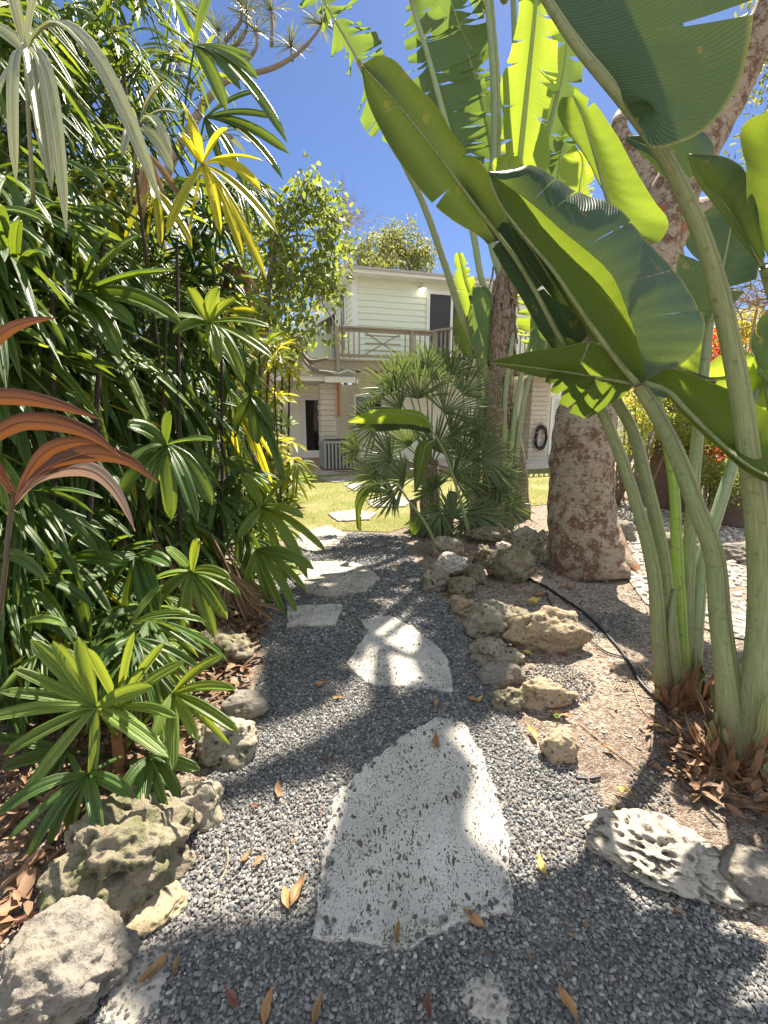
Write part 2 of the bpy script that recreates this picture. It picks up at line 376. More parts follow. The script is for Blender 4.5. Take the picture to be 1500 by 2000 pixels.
def gravelbed():
    k = NT('gravel_bed', .9); p = k.pos(); v = k.vor(95, p, 'F1', 'Color'); vd = k.vor(95, p)
    sp = k.n('ShaderNodeSeparateColor'); k.l(v, sp.inputs[0])
    c = k.ramp(sp.outputs[0], [(.0, (.07, .07, .068)), (.5, (.15, .148, .142)), (.8, (.22, .215, .205)), (.97, (.45, .42, .38))])
    k.col(k.mix(k.ramp(k.noise(2.2, 5, p), [(.5, 0), (.62, .3)]), c, (.30, .24, .18)))
    k.bump(k.math('MULTIPLY', vd, -1), 1.0, .008); return k.m
M['gravelbed'] = gravelbed()
def soil():
    k = NT('soil', .95); k.spec(.1); p = k.pos()
    n = k.noise(.9, 6, p); n2 = k.noise(30, 9, p, .75); v = k.vor(130, p, 'F1', 'Color'); vd = k.vor(130, p); n3 = k.noise(7, 7, p, .7)
    sp = k.n('ShaderNodeSeparateColor'); k.l(v, sp.inputs[0])
    c = k.mix(k.ramp(n, [(.38, 0), (.56, 1)]), (.30, .235, .18), (.50, .42, .325))
    c = k.mix(k.ramp(n3, [(.5, 0), (.62, .8)]), c, (.20, .145, .11))
    c = k.mix(k.ramp(n2, [(.42, 1), (.55, 0)]), c, (.13, .09, .07))
    c = k.mix(k.ramp(sp.outputs[0], [(.0, .0), (.80, .0), (.93, .7)]), c, (.46, .42, .36))
    c = k.mix(k.ramp(sp.outputs[1], [(.78, 0), (.9, .6)]), c, (.14, .13, .12))
    k.col(c); k.bump(k.math('SUBTRACT', n2, k.math('MULTIPLY', vd, .6)), 1.0, .02); return k.m
M['soil'] = soil()
def lawn():
    k = NT('lawn_base', .95); k.spec(.1); p = k.pos(); n = k.noise(1.2, 5, p); n2 = k.noise(40, 6, p, .7)
    c = k.mix(k.ramp(n, [(.38, 0), (.6, 1)]), (.38, .36, .16), (.22, .27, .08))
    k.col(k.mix(n2, [.14, .12, .05], c)); k.bump(n2, 1, .03); return k.m
M['lawn'] = lawn()
def palegr():
    k = NT('pale_gravel', .95); k.spec(.1); p = k.pos(); v = k.vor(38, p, 'F1', 'Color'); vd = k.vor(38, p)
    sp = k.n('ShaderNodeSeparateColor'); k.l(v, sp.inputs[0])
    c = k.ramp(sp.outputs[0], [(.0, (.11, .105, .095)), (.5, (.25, .235, .21)), (.9, (.46, .43, .38))])
    k.col(k.mix(k.ramp(k.noise(1.5, 5, p), [(.5, 0), (.6, .7)]), c, (.22, .16, .12)))
    k.bump(k.math('MULTIPLY', vd, -1), 1, .02); return k.m
M['palegr'] = palegr()
def stones():
    k = NT('gravel_stone', .75); k.spec(.35); g = k.n('ShaderNodeNewGeometry')
    c = k.ramp(g.outputs['Random Per Island'], [(0, (.075, .078, .08)), (.3, (.135, .138, .138)), (.6, (.21, .208, .20)), (.84, (.275, .272, .26)), (.95, (.35, .335, .305)), (.99, (.55, .52, .45))])
    k.col(k.mix(k.math('MULTIPLY', k.noise(300, 3, k.pos()), .5), c, (.06, .057, .05))); return k.m
M['stone'] = stones()
M['pebble'] = plain('pale_pebble', (.38, .34, .29), .8, .3, 8, .2)
M['rubber'] = plain('black_hose', (.02, .02, .022), .45, .2, 10, 0)
M['twig'] = plain('dry_twig', (.30, .22, .14), .8, .3, 20, .3)

# ================================================================== GROUND
from mathutils.geometry import tessellate_polygon
def inpoly(P, poly):
    x, y = P[:, 0], P[:, 1]; r = np.zeros(len(P), bool); n = len(poly)
    for i in range(n):
        x1, y1 = poly[i][:2]; x2, y2 = poly[i - 1][:2]
        c = ((y1 > y) != (y2 > y)); r ^= c & (x < (x2 - x1) * (y - y1) / ((y2 - y1) + 1e-12) + x1)
    return r
def sheet(name, pts, z, mat, kind='structure'):
    pts = [(p[0], p[1]) for p in pts]
    T = tessellate_polygon([[Vector((x, y, 0)) for x, y in pts]])
    mb = MB(); mb.add([(x, y, z) for x, y in pts], tris=[t[::-1] if True else t for t in T])
    o = mb.make(name, mat, None, False)
    o['kind'] = kind
    return o
g = MB(); g.add([(-150, -60, 0), (150, -60, 0), (150, 240, 0), (-150, 240, 0)], quads=[(0, 1, 2, 3)])
tag(g.make('ground', M['soil'], None, False), kind='structure')
PATH_PX = [(60, 2150), (190, 1900), (300, 1740), (350, 1600), (420, 1500), (495, 1430), (515, 1300), (500, 1200), (470, 1120), (540, 1075),
           (620, 1052), (700, 1040), (790, 1048), (810, 1100), (860, 1170), (905, 1230), (930, 1290), (985, 1390), (1060, 1480), (1150, 1540), (1230, 1640), (1300, 1720), (1420, 1800), (1560, 1900)]
path = [G(*p)[:2] for p in PATH_PX] + [(2.2, -1.5), (-1.8, -1.5)]
sheet('gravel_path', path, .004, M['gravelbed'])
lawnp = [G(520, 1062)[:2], G(640, 1036)[:2], G(760, 1040)[:2], G(900, 1000)[:2], G(1080, 985)[:2], (9, 7.6), (12, 14.2), (3.5, 13.2), (-1.2, 11.6), (-3.2, 11.2), (-3.5, 6)]
sheet('lawn', lawnp, .008, M['lawn'])
palep = [G(1195, 1090)[:2], G(1260, 1180)[:2], G(1400, 1240)[:2], G(1600, 1280)[:2], (6, 3.2), (12, 6), (12, 10), (9, 9.2), G(1215, 955)[:2], G(1190, 1000)[:2]]
sheet('pale_gravel_ground', palep, .012, M['palegr'])

def smooth_outline(px, n=90, amp=.012, seed=0):
    P = np.array([G(*p)[:2] for p in px]); P = np.vstack([P, P[:1]])
    d = np.concatenate([[0], np.cumsum(np.linalg.norm(np.diff(P, axis=0), axis=1))]); t = np.linspace(0, d[-1], n, endpoint=False)
    Q = np.stack([np.interp(t, d, P[:, 0]), np.interp(t, d, P[:, 1])], -1)
    c = Q.mean(0)
    for i in range(n):
        k = noise.noise(Vector((Q[i][0] * 9 + seed, Q[i][1] * 9, seed))) + 1.0 * noise.noise(Vector((Q[i][0] * 28, Q[i][1] * 28, seed))) + .8 * noise.noise(Vector((Q[i][0] * 60, Q[i][1] * 60, seed)))
        v = Q[i] - c; Q[i] += v / np.linalg.norm(v) * amp * k
    return Q
slabs = [
 ([(650,1566),(720,1492),(800,1432),(850,1405),(905,1412),(925,1450),(950,1500),(965,1540),(990,1620),(995,1700),(1000,1790),(935,1800),(880,1818),(820,1852),(770,1866),(720,1848),(650,1846),(612,1840),(615,1780),(625,1700),(632,1640)], 'large pitted coral stepping stone nearest the camera in the dark gravel', .020),
 ([(705,1215),(760,1205),(800,1225),(850,1262),(875,1290),(885,1357),(830,1350),(770,1345),(715,1340),(690,1315),(678,1300),(700,1265),(718,1240)], 'irregular pale stepping stone second from the camera on the path', .022),
 ([(562,1190),(670,1185),(656,1226),(560,1228)], 'small squarish pale stepping stone beside the lady palm thicket', .03),
 ([(585,1150),(560,1125),(600,1103),(660,1100),(715,1110),(742,1135),(715,1160),(650,1173),(600,1165)], 'broad rounded stepping stone behind the small squarish one', .035),
 ([(495,1108),(545,1100),(560,1122),(520,1136)], 'stepping stone half under the lady palm fronds left of the path', .03),
 ([(585,1045),(640,1030),(680,1048),(655,1075),(610,1083),(575,1068)], 'rough stepping stone where the gravel meets the lawn', .035),
 ([(640,1006),(690,998),(735,1004),(722,1018),(660,1021)], 'oval stepping stone set in the dry lawn edge', .03),
 ([(715,980),(760,968),(810,978),(790,992),(725,993)], 'stepping stone in the lawn left of the fan palm trunk', .03),
 ([(670,948),(730,944),(790,952),(760,962),(690,960)], 'long stepping stone in the lawn behind the fan palm fronds', .03),
 ([(622,935),(700,930),(712,938),(650,944)], 'flat pale stepping stone in the grass near the air conditioner', .03),
 ([(598,925),(650,922),(665,927),(610,930)], 'small far stepping stone closest to the house door', .03)]
SLABPOLY = []
for i, (px, lab, z) in enumerate(slabs):
    Q = smooth_outline(px, 170 if i < 4 else 60, .014 if i < 4 else .02, i * 3.1); SLABPOLY.append(Q)
    c = Q.mean(0); mb = MB(); n = len(Q)
    rings = [(1.0, 0.0), (1.0, z - .010), (.994, z - .004), (.978, z)]
    P = np.array([[(*(c + (q - c) * s), h) for q in Q] for s, h in rings])
    P[1:3, :, 2] += np.array([noise.noise(Vector((q[0] * 12, q[1] * 12, 5))) for q in Q]) * .004
    P = P[::-1]
    mb.grid(P, closed=True)
    T = tessellate_polygon([[Vector((p[0], p[1], 0)) for p in P[0]]])
    mb.add(P[0], tris=[t for t in T])
    o = mb.make('stepping_stone', M['slab'] if i in (0, 1, 2) else M['slab2'], None, False)
    o['label'] = lab; o['category'] = 'stepping stone'; o['group'] = 'stepping stones along the garden path'

# ---- gravel stones, pebbles, grass (stuff)
ICO_V = np.array([(0,0,1),(.894,0,.447),(.276,.851,.447),(-.724,.526,.447),(-.724,-.526,.447),(.276,-.851,.447),(.724,.526,-.447),(-.276,.851,-.447),(-.894,0,-.447),(-.276,-.851,-.447),(.724,-.526,-.447),(0,0,-1)])
ICO_F = np.array([(0,1,2),(0,2,3),(0,3,4),(0,4,5),(0,5,1),(1,6,2),(2,7,3),(3,8,4),(4,9,5),(5,10,1),(2,6,7),(3,7,8),(4,8,9),(5,9,10),(1,10,6),(6,11,7),(7,11,8),(8,11,9),(9,11,10),(10,11,6)])
def stonefield(name, P, size, mat, flat=.62, kind='stuff', z=None, jit=.34):
    n = len(P); s = size if not np.isscalar(size) else np.full(n, size)
    s = s * rng.uniform(.45, 1.5, n)
    sc = np.stack([s * rng.uniform(.8, 1.3, n), s * rng.uniform(.6, .95, n), s * rng.uniform(flat * .7, flat * 1.2, n)], -1)
    V = ICO_V[None] * (1 + rng.uniform(-jit, jit, (n, 12, 1))); V = V * sc[:, None]
    an = rng.uniform(0, 2 * np.pi, n); tl = rng.uniform(-.5, .5, n)
    ct, st = np.cos(tl)[:, None], np.sin(tl)[:, None]
    V = np.stack([V[..., 0] * ct - V[..., 2] * st, V[..., 1], V[..., 0] * st + V[..., 2] * ct], -1)
    ca, sa = np.cos(an)[:, None], np.sin(an)[:, None]
    V = np.stack([V[..., 0] * ca - V[..., 1] * sa, V[..., 0] * sa + V[..., 1] * ca, V[..., 2]], -1)
    V += P[:, None]
    Fc = (ICO_F[None] + (np.arange(n) * 12)[:, None, None]).reshape(-1, 3)
    o = emit(name, V.reshape(-1, 3), None, Fc, None, mat, None, False); o['kind'] = kind
    return o
def scatter(x0, x1, y0, y1, step):
    X, Y = np.meshgrid(np.arange(x0, x1, step), np.arange(y0, y1, step)); P = np.stack([X.ravel(), Y.ravel()], -1)
    return P + rng.uniform(-.55, .55, P.shape) * step
pn = np.array([p for p in path])
def dist_noise(P, f=2.2, s=0): return np.array([noise.noise(Vector((p[0] * f, p[1] * f, s))) for p in P])
P = scatter(-1.6, 1.9, .35, 2.9, .0100)
vis = np.abs(P[:, 0]) < (P[:, 1] * .85 + .35) ; P = P[vis]
wob = P + .10 * np.stack([dist_noise(P, 3, 1), dist_noise(P, 3, 9)], -1)
keep = inpoly(wob, pn)
for Q in SLABPOLY[:4]:
    c = Q.mean(0); keep &= ~inpoly(P, c + (Q - c) * .975)
Pn = P[keep]
P = scatter(-2.2, 1.8, 2.9, 7.2, .017)
wob = P + .12 * np.stack([dist_noise(P, 3, 1), dist_noise(P, 3, 9)], -1)
keep = inpoly(wob, pn)
for Q in SLABPOLY[:7]:
    c = Q.mean(0); keep &= ~inpoly(P, c + (Q - c) * .985)
Pf = P[keep]
# gravel strays over the bed edges and onto the slab rims
P = scatter(-1.5, 2.2, .8, 3.4, .016); P = P[~inpoly(P, pn)]
dn = dist_noise(P, 1.7, 4); P = P[(dn > -.05) & (P[:, 0] > -.2) & (P[:, 0] < .45 + .45 * P[:, 1])]
Ps = P
Q = SLABPOLY[0]; c = Q.mean(0); S = c + (Q[rng.integers(0, len(Q), 240)] - c) * rng.uniform(.90, .99, (240, 1))
S = S[(S[:, 1] < c[1] - .1) | (rng.random(len(S)) < .15)]
A = np.vstack([np.c_[Pn, rng.uniform(.004, .013, len(Pn))], np.c_[Ps, np.full(len(Ps), .006)], np.c_[S, np.full(len(S), .026)]])
stonefield('gravel', A, .0066, M['stone'])
stonefield('gravel', np.c_[Pf, rng.uniform(.004, .012, len(Pf))], .0105, M['stone'])
P = scatter(.3, 5.5, 1.0, 5.8, .030); P = P[(~inpoly(P, pn)) & (rng.random(len(P)) < .5) & (dist_noise(P, 2.3, 7) > -.1)]
stonefield('soil_pebbles', np.c_[P, np.full(len(P), .003)], .0065, M['pebble'])
P = scatter(1.9, 7, 2.8, 8.5, .085); P = P[inpoly(P, np.array(palep)) & (rng.random(len(P)) < .8)]
stonefield('river_pebbles', np.c_[P, np.full(len(P), .015)], .034, M['pebble'], .55, jit=.12)
# grass
P = scatter(-3.2, 8.5, 5.6, 13.5, .040); P = P[inpoly(P, np.array(lawnp))]
for Q in SLABPOLY[5:]: P = P[~inpoly(P, Q)]
P = P[dist_noise(P, 1.3, 3) > -.28]
n = len(P); an = rng.uniform(0, 6.28, n); h = rng.uniform(.015, .05, n); ww = .006
d = np.stack([np.cos(an), np.sin(an)], -1); ln = rng.uniform(-.03, .03, (n, 2))
V = np.stack([np.c_[P - d * ww, np.full(n, .008)], np.c_[P + d * ww, np.full(n, .008)], np.c_[P + ln, h]], 1)
o = emit('grass', V.reshape(-1, 3), None, np.arange(3 * n).reshape(-1, 3), None, M['grass'], None, False); o['kind'] = 'stuff'

# ================================================================== ROCKS
def rock(px, py, wpx, hpx, mat, label, rough=.35, seed=None, flat=None, yr=.85, sink=.25, sub=5, group='coral rocks edging the garden bed', holes=0, lump=1.0, rz=0.0):
    """px,py: centre of the rock in the picture; it sits on the ground there."""
    seed = seed if seed is not None else px * .37 + py * .11
    gb = G(px, py + hpx * .38); d = gd(px, py + hpx * .38)
    rx = wpx / 2 / F * d; tot = hpx / F * d
    el = math.atan2(CAMH, gb[1]); ry = rx * yr
    rz_ = max(.25 * rx, (tot - 2 * ry * math.sin(el) * .75) / (2 * math.cos(el)) + .25 * rx) if flat is None else rx * flat
    import bmesh
    bm = bmesh.new(); bmesh.ops.create_icosphere(bm, subdivisions=sub, radius=1.0)
    sv = Vector((seed, seed * .7, seed * 1.3)); cz = rz_ * (1 - 2 * sink)
    cr, sr = math.cos(rz), math.sin(rz)
    ctr = Vector((gb[0], gb[1] + ry * .55, max(0, cz)))
    PN = None
    if holes:
        r9 = np.random.default_rng(int(abs(seed) * 10)); PN = r9.normal(size=(holes, 3)); PN /= np.linalg.norm(PN, axis=1)[:, None]
        PR2 = (r9.uniform(.04, .10, holes) if holes > 40 else r9.uniform(.08, .20, holes)) ** 2
    for v in bm.verts:
        p = v.co.copy()
        f = 1 + rough * (lump * noise.noise(p * 1.1 + sv) * 1.2 + .55 * noise.noise(p * 2.6 + sv) + .30 * noise.noise(p * 6 + sv))
        f -= rough * .22 * max(0, noise.voronoi(p * 3.2 + sv)[0][0] * -1.0 + .38) * 2.0
        f += rough * .12 * noise.noise(p * 16 + sv)
        if PN is not None:
            dd = ((PN - np.array(p)) ** 2).sum(1) / PR2; k_ = dd.argmin()
            if dd[k_] < 1: f -= (.62 if holes > 40 else .30) * (1 - dd[k_] ** 2)
        q2 = Vector((p.x * rx * f, p.y * ry * f, p.z * rz_ * f))
        q2 = Vector((q2.x * cr - q2.y * sr, q2.x * sr + q2.y * cr, q2.z)) + ctr
        v.co = q2
    V = np.array([v.co[:] for v in bm.verts]); T = np.array([[v.index for v in f.verts] for f in bm.faces]); bm.free()
    c = V.mean(0)
    o = emit('rock', V, None, T, None, M[mat], None, True)
    return tag(o, label, 'rock', group)
RG = 'coral rocks edging the garden bed'; LG = 'coral rocks below the lady palms'
rock(962,1050,80,34,'rock_mossy','low flat mossy rock behind the row of rocks by the tall palm trunk')
rock(1030,1066,52,74,'rock','tall narrow knobbly rock left of the tallest one beside the tree',.4,holes=6)
rock(1082,1072,68,84,'rock','tallest knobbly grey rock touching the big tree trunk',.42,holes=10)
rock(876,1073,60,48,'rock','rounded grey rock under the fan palm, farthest along the edging',.3)
rock(949,1088,42,42,'rock_mossy','small brown rock between the white chip and the white pitted rock',.4)
rock(983,1072,28,24,'rock_white','small bright white rock perched above the round boulder',.35,flat=.8,sink=0)
rock(1003,1106,92,78,'rock_mossy','round brownish boulder in front of the tallest knobbly rocks',.22)
rock(881,1111,62,42,'rock_white','white pitted rock in the middle of the left rock pile',.3,sink=.1)
rock(930,1121,40,52,'rock_mossy','narrow dark red-brown rock in the rock pile',.35)
rock(852,1136,52,50,'rock','crumbly grey rock at the path side of the rock pile',.45)
rock(898,1148,56,52,'rock_mossy','pointed olive rock at the front of the rock pile',.4)
rock(906,1186,52,42,'rock_tan','tan sunlit rock between rock pile and large boulder',.45)
rock(958,1212,98,86,'rock','large pitted grey boulder at the edge of the path',.3,holes=5)
rock(1016,1203,46,26,'rock_mossy','low brown rock behind the large pitted boulder',.3)
rock(1078,1238,150,84,'rock_tan','wide flat tan rock with a broken front edge by the hose',.3,yr=.6,holes=4)
rock(972,1281,82,52,'rock','rough half-buried rock in front of the large pitted boulder',.5)
rock(982,1322,84,48,'rock_smooth','smooth pale flat rock beside the second stepping stone',.25,yr=.6)
rock(1070,1362,112,52,'rock_tan','long half-buried sandy rock with mossy hollows in the gravel',.45,yr=.5,holes=6)
rock(994,1372,54,46,'rock_mossy','small pitted dark rock left of the long sandy rock',.5)
rock(1098,1462,70,70,'rock_tan','square half-buried tan rock in the gravel slope',.25)
rock(1310,1640,270,210,'holey','large sponge-like white rock full of deep round holes',.22,yr=.62,holes=420,sub=6,flat=.26,sink=.25,rz=-.5)
rock(1480,1700,120,140,'rock_smooth','rounded grey boulder at the right edge beside the holey rock',.22,flat=.7,sink=.2)
rock(960,1975,95,60,'rock_white','white rock tip poking through the gravel at the bottom',.5,flat=.22,sink=.3)
rock(472,1380,88,70,'rock_smooth','smooth pale grey rock topmost on the left side',.18,group=LG,flat=.62,sink=.2)
rock(442,1450,122,90,'rock','lumpy cream rock just below the smooth pale one',.35,group=LG,holes=5)
rock(372,1555,105,140,'rock','cream pitted rock beside the front lady palm',.36,group=LG,holes=8,flat=.75)
rock(205,1680,270,200,'rock_mossy','big dark mossy rock under the front lady palm fronds',.44,group=LG,holes=14,flat=.6,sub=6)
rock(255,1770,160,110,'rock_tan','flat sandy ledge of rock between gravel and mossy rock',.3,group=LG,flat=.16,yr=.8,sink=.2)
rock(85,1915,250,210,'rock_smooth','big smooth grey boulder in the bottom left corner',.36,group=LG,flat=.6,sub=6,sink=.2)
rock(250,1925,120,150,'rock_white','flat whitish rock sunk in gravel beside the corner boulder',.3,group=LG,flat=.12,yr=1.3,sink=.25)
rock(430,1275,110,80,'rock_mossy','shaded rock in the litter below the thicket',.35,group=LG)
rock(1215,1040,60,40,'rock_smooth','grey rock right of the big trunk on pale gravel',.3,group='rocks on the pale gravel')
rock(1330,1075,90,60,'rock_mossy','shaded boulder seen between the tall green stalks',.3,group='rocks on the pale gravel')
rock(1265,1015,60,26,'rock_white','pale low stone near the distant reddish trunk',.3,group='rocks on the pale gravel')
rock(1470,1085,90,40,'rock_smooth','low grey stone at the right edge on pale gravel',.3,group='rocks on the pale gravel')

# ================================================================== HOUSE
HA = R(17); H0 = np.array((-1.62, 13.5)); hc, hs = math.cos(HA), math.sin(HA)
def hp(u, v, z): return (H0[0] + u * hc - v * hs, H0[1] + u * hs + v * hc, z)
def hU(px, v, z=1.5):
    a = (px - 750) / F   # X = a*depth, depth = Y*cs - (z-CAMH)*sn
    k = -(z - CAMH) * sn
    return (a * ((H0[1] + v * hc) * cs + k) - (H0[0] - v * hs)) / (hc - a * hs * cs)
def hZ(py, u, v):
    X, Y, _ = hp(u, v, 0); b = (1000 - py) / F     # up/depth
    # up = Y*sn + dz*cs ; depth = Y*cs - dz*sn
    return CAMH + (b * Y * cs - Y * sn) / (cs + b * sn)
def hmb(boxes):
    m = MB()
    for b in boxes: m.box(b[0], b[1], hp)
    return m
k = NT('painted_siding', .6); k.spec(.3); p = k.pos()
k.col(k.mix(k.noise(1.3, 6, p), (.68, .74, .60), (.77, .82, .70))); k.bump(k.noise(60, 4, p), .1, .01); M['siding'] = k.m
k = NT('cream_wall', .8); k.spec(.2); k.col(k.mix(k.noise(1.1, 7, k.pos(), .65), (.80, .78, .64), (.86, .84, .72))); k.bump(k.noise(50, 5, k.pos()), .25, .01); M['cream'] = k.m
k = NT('white_trim', .5); k.col(k.mix(k.noise(4, 7, k.pos(), .7), (.70, .70, .68), (.82, .82, .80))); M['white'] = k.m
k = NT('column_block', .85); k.spec(.2); k.col(k.mix(k.noise(7, 7, k.pos(), .7), (.42, .37, .30), (.62, .57, .49))); k.bump(k.noise(30, 6, k.pos(), .7), .6, .02); M['block'] = k.m
M['wood'] = plain('weathered_wood', (.30, .265, .21), .8, .3, 9, .4, 50)
k = NT('dark_glass', .06); k.spec(.8); k.col((.015, .017, .018)); M['glass'] = k.m
k = NT('screen_mesh', .6); k.col((.035, .037, .042)); M['screen'] = k.m
M['acgrey'] = plain('grey_metal', (.30, .30, .29), .5, .1, 6, 0, 10, .3)
M['acdark'] = plain('dark_metal', (.05, .05, .05), .6, .1, 6, 0)
M['rust'] = plain('rust_red_paint', (.42, .09, .04), .6, .3, 10, .2)
M['panel'] = plain('blue_grey_panel', (.50, .60, .68), .3, .1, 4, 0)
M['paver'] = plain('pink_brick_paving', (.45, .30, .24), .9, .35, 14, .5, 30)
M['concrete'] = plain('pale_concrete', (.50, .47, .41), .9, .2, 5, .3, 40)
k = NT('lamp_bulb', .3); k.p.inputs['Emission Color'].default_value = (1, .95, .85, 1); k.p.inputs['Emission Strength'].default_value = 1.8; k.col((.9, .9, .85)); M['bulb'] = k.m
M['roofgrey'] = plain('grey_roof_edge', (.40, .40, .41), .6, .15, 8, 0)

house = thing('house', hp(0, 0, 0), 'pale green two storey house with clapboard upper floor and wooden deck', 'house')
UW = .75                                  # v of the upper front wall
uL = hU(691, UW, 4.5); uR = uL + 8.0; zb = 2.85
zt = hZ(541, uL, UW); DEP = 5.0
m = MB(); step = .176; nb = int((zt - zb) / step) + 1
for i in range(nb):                        # lapped boards, front and left side
    z0 = zb + i * step; z1 = min(z0 + step + .012, zt)
    m.add([hp(uL, UW - .028, z0), hp(uR, UW - .028, z0), hp(uR, UW - .004, z1), hp(uL, UW - .004, z1)], quads=[(0, 1, 2, 3)])
    m.add([hp(uL, UW - .028, z0), hp(uR, UW - .028, z0), hp(uR, UW, z0), hp(uL, UW, z0)], quads=[(3, 2, 1, 0)])
    m.add([hp(uL - .028, UW + DEP, z0), hp(uL - .028, UW, z0), hp(uL - .004, UW, z1), hp(uL - .004, UW + DEP, z1)], quads=[(0, 1, 2, 3)])
m.box((uL, UW, zb), (uR, UW + DEP, zt), hp)
upper = m.make('upper_wall', M['siding'], house, False)
hmb([((uL - .045, UW - .045, zb), (uL + .11, UW + .1, zt))]).make('corner_board', M['white'], house, False)
zr = hZ(519, hU(672, UW - .55, 6), UW - .55)
hmb([((uL - .32, UW - .5, zt), (uR + .3, UW + DEP + .4, zr - .03))]).make('roof', M['white'], house, False)
hmb([((uL - .38, UW - .56, zr - .03), (uR + .35, UW + DEP + .45, zr + .03))]).make('roof_edge', M['roofgrey'], house, False)
# sliding door
d0 = hU(832, UW, 4.5); d1 = d0 + 1.75; dz1 = hZ(566, d0, UW)
fr = hmb([((d0, UW - .07, zb), (d0 + .10, UW + .02, dz1)), ((d1 - .1, UW - .07, zb), (d1, UW + .02, dz1)), ((d0 + .1, UW - .07, dz1 - .12), (d1 - .1, UW + .02, dz1)), ((d0 + .80, UW - .06, zb), (d0 + .88, UW + .02, dz1 - .12))]).make('sliding_door', M['white'], house, False)
hmb([((d0 + .10, UW - .045, zb), (d0 + .80, UW - .035, dz1 - .12)), ((d0 + .88, UW - .045, zb), (d1 - .1, UW - .035, dz1 - .12))]).make('pane', M['screen'], fr, False)
# side windows
for (v0, v1, z0, z1) in ((UW + .9, UW + 1.7, 3.3, 5.2), (UW + 2.4, UW + 3.6, 2.9, 5.0)):
    wnd = hmb([((uL - .07, v0, z0), (uL - .02, v0 + .08, z1)), ((uL - .07, v1 - .08, z0), (uL - .02, v1, z1)), ((uL - .07, v0 + .08, z1 - .1), (uL - .02, v1 - .08, z1)), ((uL - .07, v0 + .08, z0), (uL - .02, v1 - .08, z0 + .1)),
        ((uL - .06, (v0 + v1) / 2 - .02, z0 + .1), (uL - .03, (v0 + v1) / 2 + .02, z1 - .1)), ((uL - .055, v0 + .08, (z0 + z1) / 2 - .02), (uL - .035, v1 - .08, (z0 + z1) / 2 + .02))]).make('window', M['white'], house, False)
    hmb([((uL - .045, v0 + .08, z0 + .1), (uL - .04, v1 - .08, z1 - .1))]).make('pane', M['glass'], wnd, False)
# rear wing on the left
a0 = uL - 1.0
hmb([((a0, UW + 3.2, 2.6), (uL - .03, UW + 6, 4.3))]).make('rear_wing', M['siding'], house, False)
m = MB(); m.add([hp(a0 - .35, UW + 2.8, 4.15), hp(uL - .03, UW + 2.8, 4.9), hp(uL - .03, UW + 6.3, 4.9), hp(a0 - .35, UW + 6.3, 4.15), hp(a0 - .35, UW + 2.8, 4.3), hp(uL - .03, UW + 2.8, 5.05), hp(uL - .03, UW + 6.3, 5.05), hp(a0 - .35, UW + 6.3, 4.3)],
      quads=[(0,3,2,1),(4,5,6,7),(0,1,5,4),(1,2,6,5),(2,3,7,6),(3,0,4,7)]); m.make('rear_wing_roof', M['white'], house, False)
# deck
DV = -.75; dL = hU(613, DV, 2.8); zd = hZ(701, dL, DV); dR = dL + 8.6
hmb([((dL, DV, zd - .25), (dR, DV + .06, zd - .02))]).make('deck_beam', M['wood'], house, False)
hmb([((dL - .04, DV - .04, zd - .02), (dR + .04, UW - .05, zd + .02))]).make('deck_floor', M['wood'], house, False)
hmb([((dL + .3 + i * .6, DV + .06, zd - .2), (dL + .35 + i * .6, UW - .06, zd - .02)) for i in range(14)]).make('deck_joists', M['wood'], house, False)
r0 = hU(659, DV, 3.3); r1 = hU(848, DV, 3.3); r2 = hU(862, DV - .9, 3.3)
rz = hZ(636, r0, DV); rail = MB()
rail.box((r0 - .03, DV - .05, rz - .045), (r1 + .05, DV + .09, rz), hp)
top = rail.make('rail_cap', M['wood'], house, False)
m = MB(); m.box((r0, DV, rz - .13), (r1, DV + .04, rz - .045), hp); m.box((r0, DV, zd + .08), (r1, DV + .04, zd + .16), hp); m.make('rail', M['wood'], house, False)
x0 = r0 + .75; x1 = r0 + 1.75
u = r0 + .14
while u < r1 - .05:
    if not (x0 - .05 < u < x1 + .05): hmb([((u, DV - .02, zd + .05), (u + .034, DV, rz - .05))]).make('baluster', M['wood'], house, False)
    u += .145
m = MB()
for aa, bb in (((x0, rz - .13), (x1, zd + .16)), ((x1, rz - .13), (x0, zd + .16)), ((x0, (rz + zd) / 2 + .02), (x1, (rz + zd) / 2 + .02)), ((x0, (rz + zd) / 2 - .16), (x1, (rz + zd) / 2 - .16)), ((x0, (rz + zd) / 2 + .22), (x1, (rz + zd) / 2 + .22))):
    m.beam(hp(aa[0], DV - .01, aa[1]), hp(bb[0], DV - .01, bb[1]), .03, .035)
m.make('cross_brace', M['wood'], house, False)
for pu in (r0, (r0 + r1) / 2 + .7, r1): hmb([((pu - .05, DV - .06, zd - .3), (pu + .05, DV + .04, rz - .046))]).make('post', M['wood'], house, False)
m = MB(); m.box((r1 + .05, DV - .75, zd - .22), (dR - 1.0, DV - .04, zd + .021), hp); m.make('deck_bay', M['wood'], house, False)
m = MB(); m.beam(hp(r1, DV, rz + .005), hp(r1 + .45, DV - .7, rz + .005), .12, .05); m.beam(hp(r1 + .45, DV - .7, rz + .005), hp(dR - 1, DV - .7, rz + .005), .12, .05); m.make('rail_cap', M['wood'], house, False)
for i in range(6):
    t = (i + .5) / 6; q = (r1 + .45 * t, DV - .7 * t)
    hmb([((q[0], q[1], zd + .05), (q[0] + .04, q[1] + .03, rz - .03))]).make('baluster', M['wood'], house, False)
for i in range(26):
    q = r1 + .5 + i * .15
    hmb([((q, DV - .72, zd + .05), (q + .035, DV - .69, rz - .03))]).make('baluster', M['wood'], house, False)
